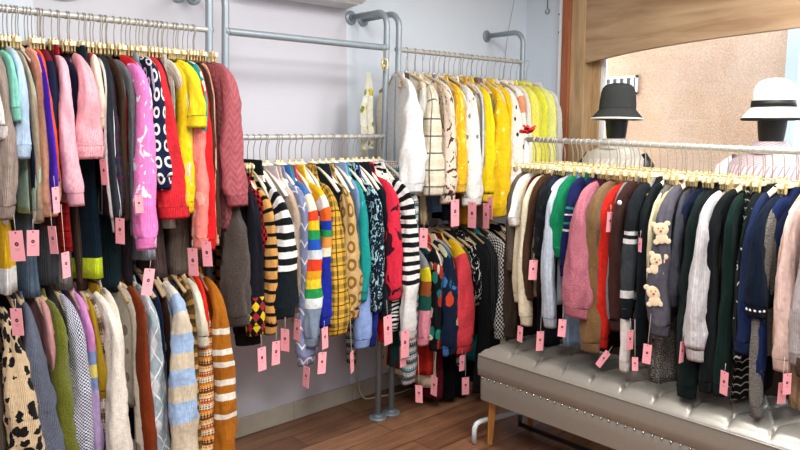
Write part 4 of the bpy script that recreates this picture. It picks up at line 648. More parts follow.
 ('c', 2.9217, 1.112, -0.0071, 0.0788, 'sw', 'cardigan', 'long black cardigan behind coral', ' on the far lower rail', 'cardigan', (('solid', ['#17191b']), {}), 0.2, 0.0537, 0.034, -1.0372, -0.72, 0.011, 0.02, 0.11, 'wood', 0, 0.8, 0, 0, 0.0098, [], 132, 'garments on the far lower rail', {}),
 ('c', 2.9833, 1.112, 0.0549, 0.0769, 'sw', 'sweater', 'black sweater with small red patches', ' on the far lower rail', 'sweater', (('blot', ['#151718', '#a83a4c']), {'p': 0.06, 'q': 0.66}), 0.2, 0.0667, 0.034, -1.052, -0.72, 0.011, 0.02, 0.11, 'wood', 0, 0.8, 0, 0, -0.0077, [], 133, 'garments on the far lower rail', {}),
 ('c', 2.9825, 1.112, 0.0108, 0.0779, 'sw', 'sweater', 'charcoal sweater with faint vertical lines', ' on the far lower rail', 'sweater', (('vstripes', ['#34363a', '#1a1c1e']), {'p': 0.02}), 0.21, 0.0417, 0.034, -0.6925, -0.6442, 0.011, 0.02, 0.11, 'wood', 0, 0.8, 0, 0, 0.0032, [], 134, 'garments on the far lower rail', {}),
 ('c', 3.0162, 1.112, 0.0555, 0.0735, 'sw', 'sweater', 'black and white houndstooth sweater', ' on the far lower rail', 'sweater', (('check', ['#f0efe8', '#17171a']), {'p': 0.026}), 0.27, 0.072, 0.034, -0.7332, -0.6888, 0.011, 0.02, 0.11, 'wood', 0, 0.8, 0, 0, -0.0064, [], 135, 'garments on the far lower rail', {}),
 ('c', 3.1949, 1.112, 0.0427, 0.0725, 'sw', 'sweater', 'dark grey sweater with fine pale stripes', ' on the far lower rail', 'sweater', (('stripes', ['#202226', '#8c8e90']), {'p': 0.012}), 0.2, 0.0457, 0.034, -0.8288, -0.72, 0.011, 0.02, 0.11, 'wood', 0, 0.8, 0, 0, -0.0064, [], 136, 'garments on the far lower rail', {}),
 ('c', 3.2701, 1.112, -0.0281, 0.0727, 'sw', 'coat', 'black coat at the corner end', ' on the far lower rail', 'coat', (('solid', ['#1a1a1c']), {}), 0.2, 0.047, 0.034, -0.8136, -0.72, 0.011, 0.02, 0.11, 'wood', 0, 0.8, 0, 0, -0.0034, [], 137, 'garments on the far lower rail', {}),
 ('c', 3.1932, 1.112, 0.0171, 0.0917, 'drape', 'trousers', 'black wide trousers near the corner', ' on the far lower rail', 'trousers', (('solid', ['#141618']), {}), 0.15, 0.0, 0.034, 0.0, -1.2085, 0.03, 0.05, 0.11, 'wood', 0, 0.8, 0, 0, -0.0027, [], 138, 'garments on the far lower rail', {}),
 ('c', 2.4943, 1.112, -0.867, 0.0918, 'drape', 'skirt', 'bottle green skirt in the back layer', ' on the far lower rail', 'skirt', (('heather', ['#1e4e4c', '#1e4e4c']), {}), 0.15, 0.0, 0.034, 0.0, -0.6997, 0.0291, 0.05, 0.11, 'wood', 0, 0.8, 0, 0, 0.0091, [], 139, 'garments on the far lower rail', {}),
 ('c', 2.5096, 1.112, -0.7337, 0.091, 'drape', 'trousers', 'dark crimson trousers in the back layer', ' on the far lower rail', 'trousers', (('heather', ['#8e1e24', '#8e1e24']), {}), 0.15, 0.0, 0.034, 0.0, -0.828, 0.0275, 0.05, 0.11, 'wood', 0, 0.8, 0, 0, -0.0089, [], 140, 'garments on the far lower rail', {}),
 ('c', 2.5034, 1.112, -0.1858, 0.0901, 'drape', 'trousers', 'ecru wide trousers in the back layer', ' on the far lower rail', 'trousers', (('heather', ['#e8dcc8', '#e8dcc8']), {}), 0.15, 0.0, 0.034, 0.0, -0.8763, 0.03, 0.05, 0.11, 'wood', 0, 0.8, 0, 0, 0.0069, [], 141, 'garments on the far lower rail', {}),
 ('c', 2.4928, 1.112, -0.5548, 0.0741, 'drape', 'trousers', 'teal green trousers in the back layer', ' on the far lower rail', 'trousers', (('heather', ['#24605c', '#24605c']), {}), 0.15, 0.0, 0.034, 0.0, -0.8273, 0.03, 0.05, 0.11, 'wood', 0, 0.8, 0, 0, -0.0004, [], 142, 'garments on the far lower rail', {}),
 ('c', 2.6061, 1.112, 0.0065, 0.0829, 'drape', 'dress', 'tomato red dress in the back layer', ' on the far lower rail', 'dress', (('heather', ['#c83028', '#c83028']), {}), 0.15, 0.0, 0.034, 0.0, -0.8983, 0.03, 0.05, 0.11, 'wood', 0, 0.8, 0, 0, -0.0028, [], 143, 'garments on the far lower rail', {}),
 ('c', 2.6451, 1.112, 0.0541, 0.0869, 'drape', 'trousers', 'oatmeal trousers in the back layer', ' on the far lower rail', 'trousers', (('heather', ['#dccbb0', '#dccbb0']), {}), 0.15, 0.0, 0.034, 0.0, -0.9769, 0.0282, 0.05, 0.11, 'wood', 0, 0.8, 0, 0, 0.0052, [], 144, 'garments on the far lower rail', {}),
 ('c', 2.7004, 1.112, -0.0555, 0.0728, 'drape', 'dress', 'maroon dress in the back layer', ' on the far lower rail', 'dress', (('heather', ['#5c1622', '#5c1622']), {}), 0.15, 0.0, 0.034, 0.0, -1.0497, 0.03, 0.05, 0.11, 'wood', 0, 0.8, 0, 0, -0.0056, [], 145, 'garments on the far lower rail', {}),
 ('c', 2.8056, 1.112, 0.0118, 0.0768, 'drape', 'trousers', 'jet black trousers in the back layer', ' on the far lower rail', 'trousers', (('heather', ['#121316', '#121316']), {}), 0.15, 0.0, 0.034, 0.0, -1.0901, 0.03, 0.05, 0.11, 'wood', 0, 0.8, 0, 0, -0.0061, [], 146, 'garments on the far lower rail', {}),
 ('c', 2.906, 1.112, -0.0249, 0.0845, 'drape', 'dress', 'ink black dress in the back layer', ' on the far lower rail', 'dress', (('heather', ['#1c1c22', '#1c1c22']), {}), 0.15, 0.0, 0.034, 0.0, -1.0931, 0.03, 0.05, 0.11, 'wood', 0, 0.8, 0, 0, -0.0027, [], 147, 'garments on the far lower rail', {}),
 ('c', 2.9898, 1.112, 0.0711, 0.0862, 'drape', 'dress', 'petrol blue dress in the back layer', ' on the far lower rail', 'dress', (('heather', ['#2a8a90', '#2a8a90']), {}), 0.15, 0.0, 0.026, 0.0, -0.9074, 0.0266, 0.0484, 0.11, 'wood', 0, 0.8, 0, 0, -0.0062, [], 148, 'garments on the far lower rail', {}),
 ('c', 2.8403, 1.112, 0.077, 0.079, 'drape', 'dress', 'black dress with white splashes', ' on the far lower rail', 'dress', (('blot', ['#121316', '#e8e6e0']), {'p': 0.05, 'q': 0.6}), 0.17, 0.0, 0.034, 0.0, -0.9269, 0.03, 0.05, 0.11, 'wood', 0, 0.8, 0, 0, -0.0057, [], 149, 'garments on the far lower rail', {}),
 ('F', 2.0614, 1.4977, 0.0521, 0.0678, 'sw', 'sweater', 'mushroom brown sweater at the far end', ' on the front rack', 'sweater', (('heather', ['#6a5e54', '#564c44']), {}), 0.2, 0.0299, 0.026, -0.6079, -0.6163, 0.011, 0.0149, 0.08, 'clip', 0, 0.8, 0, 0, 0.0046, [], 150, 'garments on the front rack', {}),
 ('F', 2.0921, 1.4985, -0.0734, 0.0739, 'sw', 'coat', 'dark brown coat at the far end', ' on the front rack', 'coat', (('solid', ['#3c302a']), {}), 0.14, 0.0391, 0.034, -0.9536, -0.72, 0.011, 0.0195, 0.08, 'clip', 0, 0.8, 0, 0, -0.0039, [], 151, 'garments on the front rack', {}),
 ('F', 2.0099, 1.4964, -0.0577, 0.0719, 'sw', 'shirt', 'white shirt with a small red round badge', ' on the front rack', 'shirt', (('solid', ['#f0eee8']), {}), 0.21, 0.029, 0.026, -0.386, -0.42, 0.011, 0.0145, 0.08, 'clip', 0, 0.8, 0, 0, -0.0025, [], 152, 'garments on the front rack', {'badge': 1}),
 ('F', 2.0157, 1.4965, -0.0086, 0.0711, 'sw', 'sweater', 'light cream sweater beside the badge shirt', ' on the front rack', 'sweater', (('solid', ['#e8dcbc']), {}), 0.18, 0.0213, 0.026, -0.7513, -0.72, 0.011, 0.013, 0.08, 'clip', 0, 0.8, 0, 0, -0.0073, [(-0.0574, 0.2635, -0.8863, 3.077, 0.046, 0.0744, 0.0312, 0.118)], 153, 'garments on the front rack', {}),
 ('F', 1.9636, 1.4952, 0.0372, 0.0797, 'sw', 'sweater', 'long cream rolled collar sweater', ' on the front rack', 'sweater', (('solid', ['#efe4c6']), {}), 0.2, 0.0325, 0.034, -0.8466, -0.72, 0.011, 0.0163, 0.08, 'clip', 0, 0.8, 0, 0, -0.0016, [], 154, 'garments on the front rack', {}),
 ('F', 1.926, 1.4942, 0.0093, 0.0699, 'sw', 'cardigan', 'deep brown cardigan with a loose collar', ' on the front rack', 'cardigan', (('solid', ['#4c3222']), {}), 0.2, 0.0205, 0.026, -0.7196, -0.72, 0.011, 0.013, 0.08, 'clip', 0, 0.8, 0, 0, 0.0079, [(-0.0424, 0.2844, -0.5665, 4.084, 0.047, 0.0897, 0.0377, 0.03), (-0.0911, 0.2849, -0.8841, 4.347, 0.036, 0.0899, 0.0378, 0.14)], 155, 'garments on the front rack', {}),
 ('F', 1.8816, 1.493, 0.0758, 0.0736, 'sw', 'blouse', 'black lace blouse', ' on the front rack', 'blouse', (('floral', ['#131619', '#22282c', '#1c2226']), {'p': 0.02, 'q': 0.4}), 0.22, 0.0491, 0.034, -0.5139, -0.72, 0.011, 0.02, 0.08, 'clip', 0, 0.8, 0, 0, 0.0005, [], 156, 'garments on the front rack', {}),
 ('F', 1.8053, 1.491, 0.016, 0.0763, 'sw', 'shirt', 'pale blue grey striped shirt', ' on the front rack', 'shirt', (('vstripes', ['#b8c6d6', '#c8d4e0']), {'p': 0.02}), 0.22, 0.0342, 0.034, -0.8144, -0.72, 0.011, 0.0171, 0.08, 'clip', 0, 0.8, 0, 0, 0.002, [], 157, 'garments on the front rack', {}),
 ('F', 1.8544, 1.4923, -0.0101, 0.0645, 'sw', 'top', 'dark navy top beside the pale shirt', ' on the front rack', 'top', (('solid', ['#20283a']), {}), 0.2, 0.0153, 0.026, -0.4302, -0.42, 0.011, 0.013, 0.08, 'clip', 0, 0.8, 0, 0, 0.006, [], 158, 'garments on the front rack', {}),
 ('F', 1.7716, 1.4902, -0.0507, 0.0649, 'sw', 'sweater', 'kelly green sweater', ' on the front rack', 'sweater', (('solid', ['#128256']), {}), 0.21, 0.0568, 0.034, -0.4972, -0.4989, 0.011, 0.02, 0.08, 'clip', 0, 0.8, 0, 0, -0.0043, [], 159, 'garments on the front rack', {}),
 ('F', 1.7373, 1.4893, 0.0215, 0.0703, 'sw', 'sweater', 'navy sweater with fine green and white stripes', ' on the front rack', 'sweater', (('blocks', [(0, '#141c50'), (0.16, '#141c50'), (0.2, '#2a8a70'), (0.212, '#141c50'), (0.235, '#e8e8e0'), (0.245, '#141c50'), (0.28, '#2a8a70'), (0.292, '#141c50'), (0.32, '#e8e8e0'), (0.33, '#141c50')]), {}), 0.22, 0.0295, 0.034, -0.5699, -0.5538, 0.011, 0.0148, 0.08, 'clip', 0, 0.8, 0, 0, -0.0066, [(-0.0264, 0.3046, -0.7878, 3.719, 0.048, 0.0778, 0.0327, 0.16)], 160, 'garments on the front rack', {}),
 ('F', 1.7981, 1.4908, 0.0281, 0.0709, 'drape', 'dress', 'light blue dress low behind the rose tweed', ' on the front rack', 'dress', (('solid', ['#8ca8c4']), {}), 0.17, 0.0, 0.034, 0.0, -0.9177, 0.0298, 0.05, 0.08, 'clip', 0, 0.8, 0, 0, 0.0009, [], 161, 'garments on the front rack', {}),
 ('F', 1.6382, 1.4867, -0.0387, 0.0827, 'sw', 'jacket', 'rose pink tweed jacket', ' on the front rack', 'jacket', (('heather', ['#b85c70', '#d08c98']), {}), 0.25, 0.072, 0.034, -0.7293, -0.6818, 0.011, 0.02, 0.08, 'clip', 0, 0.8, 0, 0, -0.0033, [], 162, 'garments on the front rack', {}),
 ('F', 1.5846, 1.4853, -0.0215, 0.0749, 'sw', 'cardigan', 'camel brown boucle cardigan', ' on the front rack', 'cardigan', (('heather', ['#7c5e3a', '#6a4e2e']), {'fuzz': 1}), 0.23, 0.0531, 0.034, -0.8727, -0.72, 0.011, 0.02, 0.08, 'clip', 0, 0.8, 0, 1, 0.0073, [], 163, 'garments on the front rack', {}),
 ('F', 1.569, 1.4849, -0.0609, 0.0734, 'sw', 'cardigan', 'second camel cardigan with a shorter sleeve', ' on the front rack', 'cardigan', (('heather', ['#866644', '#76583a']), {}), 0.2, 0.0217, 0.026, -0.5421, -0.5402, 0.011, 0.013, 0.08, 'clip', 0, 0.8, 0, 0, 0.0077, [(-0.0806, 0.2796, -0.3035, 4.517, 0.051, 0.0809, 0.034, 0.03)], 164, 'garments on the front rack', {}),
 ('F', 1.5434, 1.4842, -0.0571, 0.0838, 'sw', 'sweater', 'bright red sweater between browns', ' on the front rack', 'sweater', (('solid', ['#d02a20']), {}), 0.19, 0.0348, 0.034, -0.8529, -0.72, 0.011, 0.0174, 0.08, 'clip', 0, 0.8, 0, 0, 0.0042, [(-0.0408, 0.2721, -0.8822, 4.383, 0.75, 0.0747, 0.0314, 0.03)], 165, 'garments on the front rack', {}),
 ('F', 1.4908, 1.4829, 0.0512, 0.065, 'sw', 'coat', 'chocolate coat with a white button', ' on the front rack', 'coat', (('solid', ['#3e2420']), {}), 0.22, 0.0307, 0.034, -0.756, -0.72, 0.011, 0.0153, 0.08, 'clip', 0, 0.8, 0, 0, 0.0075, [], 166, 'garments on the front rack', {'button': 1}),
 ('F', 1.4501, 1.4818, 0.0456, 0.0828, 'sw', 'sweater', 'white long sweater beside the chocolate coat', ' on the front rack', 'sweater', (('solid', ['#eeeae4']), {}), 0.22, 0.0242, 0.026, -0.9193, -0.72, 0.011, 0.013, 0.08, 'clip', 0, 0.8, 0, 0, 0.0021, [], 167, 'garments on the front rack', {}),
 ('F', 1.4166, 1.4809, -0.0708, 0.0693, 'sw', 'cardigan', 'black cardigan with white bars', ' on the front rack', 'cardigan', (('blocks', [(0, '#1a2024'), (0.28, '#e8e8e4'), (0.3, '#1a2024'), (0.32, '#e8e8e4'), (0.34, '#3c4246'), (0.58, '#e8e8e4'), (0.62, '#1a2024')]), {}), 0.22, 0.0299, 0.034, -0.6922, -0.6696, 0.011, 0.0149, 0.08, 'clip', 0, 0.8, 0, 0, -0.0005, [(-0.0547, 0.3009, -0.7602, 4.494, -0.008, 0.0797, 0.0335, 0.048), (-0.0809, 0.299, -0.8527, 3.71, -0.045, 0.0557, 0.0234, 0.153)], 168, 'garments on the front rack', {}),
 ('F', 1.3788, 1.4799, -0.0044, 0.0682, 'sw', 'cardigan', 'black cardigan on a cream hanger', ' on the front rack', 'cardigan', (('solid', ['#121a1e']), {}), 0.21, 0.0268, 0.034, -0.8383, -0.72, 0.011, 0.0134, 0.08, 'cream', 0, 0.8, 0, 0, -0.0044, [(-0.0151, 0.2939, -0.3745, 2.609, -0.01, 0.0546, 0.0229, 0.03)], 169, 'garments on the front rack', {}),
 ('F', 1.3422, 1.479, 0.0621, 0.0832, 'sw', 'blouse', 'pale butter yellow blouse', ' on the front rack', 'blouse', (('solid', ['#ece2b8']), {}), 0.22, 0.0262, 0.034, -0.5982, -0.5667, 0.011, 0.0131, 0.08, 'cream', 0, 0.8, 0, 0, -0.0042, [(-0.0147, 0.3055, -0.7978, 3.253, 0.045, 0.0783, 0.0329, 0.16)], 170, 'garments on the front rack', {}),
 ('F', 1.3349, 1.4788, 0.0047, 0.0641, 'sw', 'sweater', 'marled grey sweater behind butter yellow', ' on the front rack', 'sweater', (('heather', ['#8c8880', '#3e3c3a']), {}), 0.2, 0.0231, 0.026, -0.4994, -0.4844, 0.011, 0.013, 0.08, 'clip', 0, 0.8, 0, 0, 0.0071, [], 171, 'garments on the front rack', {}),
 ('F', 1.2824, 1.4774, -0.0107, 0.0654, 'sw', 'cardigan', 'slate grey cardigan with cream teddy bears', ' on the front rack', 'cardigan', (('solid', ['#5c5a64']), {}), 0.24, 0.0469, 0.034, -0.7211, -0.6805, 0.011, 0.02, 0.08, 'cream', 0, 0.8, 0, 0, -0.0084, [], 172, 'garments on the front rack', {'bears': 1}),
 ('F', 1.3544, 1.4793, 0.0661, 0.0725, 'drape', 'dress', 'black and white marled dress below the bears', ' on the front rack', 'dress', (('heather', ['#a8a49c', '#34322e']), {}), 0.17, 0.0, 0.034, 0.0, -0.9593, 0.03, 0.05, 0.08, 'clip', 0, 0.8, 0, 0, -0.0043, [], 173, 'garments on the front rack', {}),
 ('F', 1.2659, 1.477, 0.0509, 0.0831, 'sw', 'cardigan', 'charcoal slate cardigan', ' on the front rack', 'cardigan', (('solid', ['#4a4c56']), {}), 0.2, 0.0258, 0.034, -0.6053, -0.5646, 0.011, 0.013, 0.08, 'clip', 0, 0.8, 0, 0, -0.006, [], 174, 'garments on the front rack', {}),
 ('F', 1.2012, 1.4753, 0.0798, 0.0825, 'sw', 'dress', 'long black green dress with sleeves', ' on the front rack', 'dress', (('solid', ['#12211f']), {}), 0.22, 0.0436, 0.034, -0.9425, -0.72, 0.011, 0.02, 0.08, 'clip', 0, 0.8, 0, 0, -0.0098, [(-0.0075, 0.3056, -0.7526, 4.623, 0.051, 0.0827, 0.0347, 0.03)], 175, 'garments on the front rack', {}),
 ('F', 1.1687, 1.4745, 0.0028, 0.0698, 'sw', 'trousers', 'plain black long cardigan', ' on the front rack', 'trousers', (('solid', ['#11161a']), {}), 0.2, 0.0228, 0.034, -0.9135, -0.72, 0.011, 0.013, 0.08, 'clip', 0, 0.8, 0, 0, -0.0015, [], 176, 'garments on the front rack', {}),
 ('F', 1.1273, 1.4734, 0.0268, 0.0768, 'sw', 'sweater', 'pale grey white knit sweater with a long sleeve', ' on the front rack', 'sweater', (('vstripes', ['#dedcdc', '#cfcdd0']), {'p': 0.012}), 0.25, 0.0394, 0.034, -0.776, -0.72, 0.011, 0.0197, 0.08, 'clip', 0, 0.8, 0, 0, 0.0026, [], 177, 'garments on the front rack', {}),
 ('F', 1.1202, 1.4732, 0.0304, 0.075, 'sw', 'blouse', 'warm beige blouse', ' on the front rack', 'blouse', (('solid', ['#c8b4a0']), {}), 0.2, 0.0138, 0.026, -0.6656, -0.645, 0.011, 0.013, 0.08, 'clip', 0, 0.8, 0, 0, -0.0087, [], 178, 'garments on the front rack', {}),
 ('F', 1.0736, 1.472, -0.0634, 0.0667, 'sw', 'cardigan', 'black cardigan with rounded shoulder', ' on the front rack', 'cardigan', (('solid', ['#14191b']), {}), 0.22, 0.0296, 0.034, -0.898, -0.72, 0.011, 0.0148, 0.08, 'cream', 0, 0.8, 0, 0, 0.0052, [], 179, 'garments on the front rack', {}),
 ('F', 1.0378, 1.4711, -0.0357, 0.0708, 'sw', 'coat', 'dark green coat', ' on the front rack', 'coat', (('solid', ['#102622']), {}), 0.21, 0.0294, 0.034, -0.9007, -0.72, 0.011, 0.0147, 0.08, 'clip', 0, 0.8, 0, 0, 0.0017, [(-0.0357, 0.2929, -0.8289, 2.758, 0.002, 0.0869, 0.0365, 0.03)], 180, 'garments on the front rack', {}),
 ('F', 1.0311, 1.4709, 0.0226, 0.0664, 'drape', 'skirt', 'black skirt with pale swirls', ' on the front rack', 'skirt', (('wavy', ['#141414', '#c8c6be']), {'p': 0.03, 'q': 0.05}), 0.18, 0.0, 0.034, 0.0, -0.9232, 0.0145, 0.0263, 0.08, 'clip', 0, 0.8, 0, 0, -0.0086, [], 181, 'garments on the front rack', {}),
 ('F', 1.0045, 1.4702, 0.0428, 0.0671, 'sw', 'cardigan', 'black green cardigan with a white trim', ' on the front rack', 'cardigan', (('blot', ['#131b1c', '#dfe0da']), {'p': 0.05, 'q': 0.66}), 0.21, 0.0186, 0.026, -0.7471, -0.6998, 0.011, 0.013, 0.08, 'clip', 0, 0.8, 0, 0, 0.0009, [], 182, 'garments on the front rack', {}),
 ('F', 0.9633, 1.4691, -0.0225, 0.0701, 'sw', 'jacket', 'navy blue jacket on a cream hanger', ' on the front rack', 'jacket', (('solid', ['#18274c']), {}), 0.23, 0.0351, 0.034, -0.7129, -0.6974, 0.011, 0.0175, 0.08, 'cream', 0, 0.8, 0, 0, 0.0052, [], 183, 'garments on the front rack', {}),
 ('F', 0.915, 1.4679, -0.0404, 0.0747, 'sw', 'cardigan', 'midnight cardigan with a row of pearls', ' on the front rack', 'cardigan', (('solid', ['#101c2e']), {}), 0.24, 0.0385, 0.034, -0.5689, -0.5474, 0.011, 0.0192, 0.08, 'clip', 0, 0.8, 0, 0, 0.0025, [], 184, 'garments on the front rack', {'pearls': 1}),
 ('F', 0.9218, 1.4681, 0.0242, 0.0736, 'sw', 'sweater', 'grey marl sweater with a very long sleeve', ' on the front rack', 'sweater', (('heather', ['#98948c', '#4c4a48']), {}), 0.21, 0.0215, 0.034, -0.9376, -0.72, 0.011, 0.013, 0.08, 'clip', 0, 0.8, 0, 0, 0.0009, [], 185, 'garments on the front rack', {}),
 ('F', 0.9033, 1.4676, -0.049, 0.0754, 'sw', 'dress', 'navy knit dress with a slim sleeve', ' on the front rack', 'dress', (('solid', ['#1a2c5c']), {}), 0.21, 0.0259, 0.034, -0.8137, -0.72, 0.011, 0.013, 0.08, 'clip', 0, 0.8, 0, 0, 0.0092, [], 186, 'garments on the front rack', {}),
 ('F', 0.8684, 1.4667, 0.0728, 0.0785, 'sw', 'cardigan', 'camel tan cardigan on a cream hanger', ' on the front rack', 'cardigan', (('solid', ['#c49c74']), {}), 0.22, 0.021, 0.034, -0.6966, -0.6655, 0.011, 0.013, 0.08, 'cream', 0, 0.8, 0, 0, -0.001, [(-0.0314, 0.3071, -0.8029, 4.096, 0.014, 0.0748, 0.0314, 0.089)], 187, 'garments on the front rack', {}),
 ('F', 0.8315, 1.4657, -0.0294, 0.0701, 'sw', 'sweater', 'blush pink sweater', ' on the front rack', 'sweater', (('solid', ['#e8c8bc']), {}), 0.23, 0.0336, 0.034, -0.7371, -0.72, 0.011, 0.0168, 0.08, 'clip', 0, 0.8, 0, 0, -0.004, [(-0.0425, 0.3129, -0.7629, 4.193, -0.032, 0.0741, 0.0311, 0.03)], 188, 'garments on the front rack', {}),
 ('F', 0.7895, 1.4646, -0.0026, 0.0682, 'sw', 'cardigan', 'grey pink cardigan next to blush', ' on the front rack', 'cardigan', (('heather', ['#b8aeac', '#aaa2a2']), {}), 0.23, 0.0371, 0.034, -0.704, -0.6951, 0.011, 0.0185, 0.08, 'clip', 0, 0.8, 0, 0, -0.0042, [], 189, 'garments on the front rack', {}),
 ('F', 0.8213, 1.4655, 0.0262, 0.0714, 'drape', 'trousers', 'light brown trousers low at the right edge', ' on the front rack', 'trousers', (('solid', ['#a8886a']), {}), 0.16, 0.0, 0.034, 0.0, -0.9048, 0.02, 0.0363, 0.08, 'clip', 0, 0.8, 0, 0, -0.0037, [], 190, 'garments on the front rack', {}),
 ('F', 0.7428, 1.4634, -0.0274, 0.08, 'sw', 'coat', 'cocoa brown coat at the right edge', ' on the front rack', 'coat', (('solid', ['#5c4a40']), {}), 0.22, 0.0366, 0.034, -0.7413, -0.6995, 0.011, 0.0183, 0.08, 'clip', 0, 0.8, 0, 0, 0.0067, [], 191, 'garments on the front rack', {}),
 ('A', 0.8768, 1.961, 0.0339, 0.0767, 'sw', 'top', 'slim brown top next to the pink ribbed knit sweater', ' on the upper left rail', 'top', (('heather', ['#4c3628', '#4c3628']), {}), 0.185, 0.014, 0.028, -0.3845, -0.3645, 0.01, 0.013, 0.075, 'clip', 0, 0.9, 0, 0, 0.0, [], 691, 'garments on the upper left rail', {}),
 ('A', 1.0384, 1.961, -0.003, 0.0829, 'sw', 'cardigan', 'slim olive cardigan next to the bubblegum pink sweater', ' on the upper left rail', 'cardigan', (('heather', ['#5c5a34', '#5c5a34']), {}), 0.185, 0.014, 0.028, -0.5983, -0.5783, 0.01, 0.013, 0.075, 'clip', 0, 0.9, 0, 0, 0.0, [], 692, 'garments on the upper left rail', {}),
 ('A', 0.816, 1.961, -0.0359, 0.0839, 'sw', 'top', 'slim navy top next to the light pink sweater', ' on the upper left rail', 'top', (('heather', ['#1c2644', '#1c2644']), {}), 0.185, 0.014, 0.028, -0.4791, -0.4591, 0.01, 0.013, 0.075, 'clip', 0, 0.9, 0, 0, 0.0, [], 693, 'garments on the upper left rail', {}),
 ('A', 1.1494, 1.961, -0.0235, 0.0649, 'sw', 'top', 'slim maroon top next to the crimson sweater', ' on the upper left rail', 'top', (('heather', ['#5a1c28', '#5a1c28']), {}), 0.185, 0.014, 0.028, -0.707, -0.687, 0.01, 0.013, 0.075, 'clip', 0, 0.9, 0, 0, 0.0, [], 694, 'garments on the upper left rail', {}),
 ('A', 0.9612, 1.961, 0.0292, 0.0732, 'sw', 'sweater', 'slim brown sweater next to the charcoal track jacket', ' on the upper left rail', 'sweater', (('heather', ['#4c3628', '#4c3628']), {}), 0.185, 0.014, 0.028, -0.7412, -0.7212, 0.01, 0.013, 0.075, 'clip', 0, 0.9, 0, 0, 0.0, [], 695, 'garments on the upper left rail', {}),
 ('A', 1.3159, 1.961, 0.0242, 0.074, 'sw', 'cardigan', 'slim brown cardigan next to the scarlet red sweater', ' on the upper left rail', 'cardigan', (('heather', ['#4c3628', '#4c3628']), {}), 0.185, 0.014, 0.028, -0.8396, -0.8196, 0.01, 0.013, 0.075, 'clip', 0, 0.9, 0, 0, 0.0, [], 696, 'garments on the upper left rail', {}),
 ('A', 0.7698, 1.961, 0.0008, 0.0649, 'sw', 'sweater', 'slim maroon sweater next to the navy sweater', ' on the upper left rail', 'sweater', (('heather', ['#5a1c28', '#5a1c28']), {}), 0.185, 0.014, 0.028, -0.4508, -0.4308, 0.01, 0.013, 0.075, 'clip', 0, 0.9, 0, 0, 0.0, [], 697, 'garments on the upper left rail', {}),
 ('A', 1.231, 1.961, 0.0297, 0.0738, 'sw', 'sweater', 'slim black sweater next to the bright yellow sweater', ' on the upper left rail', 'sweater', (('heather', ['#15171a', '#15171a']), {}), 0.185, 0.014, 0.028, -0.6984, -0.6784, 0.01, 0.013, 0.075, 'clip', 0, 0.9, 0, 0, 0.0, [], 698, 'garments on the upper left rail', {}),
 ('A', 0.6222, 1.961, 0.0092, 0.0825, 'sw', 'cardigan', 'slim olive cardigan next to the mint green top', ' on the upper left rail', 'cardigan', (('heather', ['#5c5a34', '#5c5a34']), {}), 0.185, 0.014, 0.028, -0.3559, -0.3359, 0.01, 0.013, 0.075, 'clip', 0, 0.9, 0, 0, 0.0, [], 699, 'garments on the upper left rail', {}),
 ('A', 1.0828, 1.961, 0.0036, 0.0716, 'sw', 'sweater', 'slim white sweater next to the navy sweater', ' on the upper left rail', 'sweater', (('heather', ['#ebe8e2', '#ebe8e2']), {}), 0.185, 0.014, 0.028, -0.4536, -0.4336, 0.01, 0.013, 0.075, 'clip', 0, 0.9, 0, 0, 0.0, [], 700, 'garments on the upper left rail', {}),
 ('A', 1.192, 1.961, 0.0455, 0.0674, 'sw', 'cardigan', 'slim black cardigan next to the cream ribbed cardigan', ' on the upper left rail', 'cardigan', (('heather', ['#15171a', '#15171a']), {}), 0.185, 0.014, 0.028, -0.3736, -0.3536, 0.01, 0.013, 0.075, 'clip', 0, 0.9, 0, 0, 0.0, [], 701, 'garments on the upper left rail', {}),
 ('A', 0.6729, 1.961, -0.0455, 0.0774, 'sw', 'top', 'slim navy top next to the light tan sweater', ' on the upper left rail', 'top', (('heather', ['#1c2644', '#1c2644']), {}), 0.185, 0.014, 0.028, -0.668, -0.648, 0.01, 0.013, 0.075, 'clip', 0, 0.9, 0, 0, 0.0, [], 702, 'garments on the upper left rail', {}),
 ('A', 0.5851, 1.961, -0.0345, 0.0653, 'sw', 'cardigan', 'slim beige cardigan next to the off white sweater', ' on the upper left rail', 'cardigan', (('heather', ['#c9b594', '#c9b594']), {}), 0.185, 0.014, 0.028, -0.4122, -0.3922, 0.01, 0.013, 0.075, 'clip', 0, 0.9, 0, 0, 0.0, [], 703, 'garments on the upper left rail', {}),
 ('F', 1.6877, 1.488, 0.0074, 0.0827, 'sw', 'cardigan', 'slim maroon cardigan next to the rose pink tweed jacket', ' on the front rack', 'cardigan', (('heather', ['#5a1c28', '#5a1c28']), {}), 0.185, 0.014, 0.028, -0.5399, -0.5199, 0.01, 0.013, 0.075, 'clip', 0, 0.9, 0, 0, 0.0, [], 704, 'garments on the front rack', {}),
 ('F', 1.2335, 1.4762, 0.0168, 0.0825, 'sw', 'top', 'slim navy top next to the long black green dress', ' on the front rack', 'top', (('heather', ['#1c2644', '#1c2644']), {}), 0.185, 0.014, 0.028, -0.5753, -0.5553, 0.01, 0.013, 0.075, 'clip', 0, 0.9, 0, 0, 0.0, [], 705, 'garments on the front rack', {}),
 ('F', 1.6114, 1.486, -0.0389, 0.0749, 'sw', 'cardigan', 'slim black cardigan next to the camel brown boucle cardigan', ' on the front rack', 'cardigan', (('heather', ['#15171a', '#15171a']), {}), 0.185, 0.014, 0.028, -0.6993, -0.6793, 0.01, 0.013, 0.075, 'clip', 0, 0.9, 0, 0, 0.0, [], 706, 'garments on the front rack', {}),
 ('F', 1.3087, 1.4781, -0.0027, 0.0654, 'sw', 'top', 'slim beige top next to the slate grey cardigan', ' on the front rack', 'top', (('heather', ['#c9b594', '#c9b594']), {}), 0.185, 0.014, 0.028, -0.4694, -0.4494, 0.01, 0.013, 0.075, 'clip', 0, 0.9, 0, 0, 0.0, [], 707, 'garments on the front rack', {}),
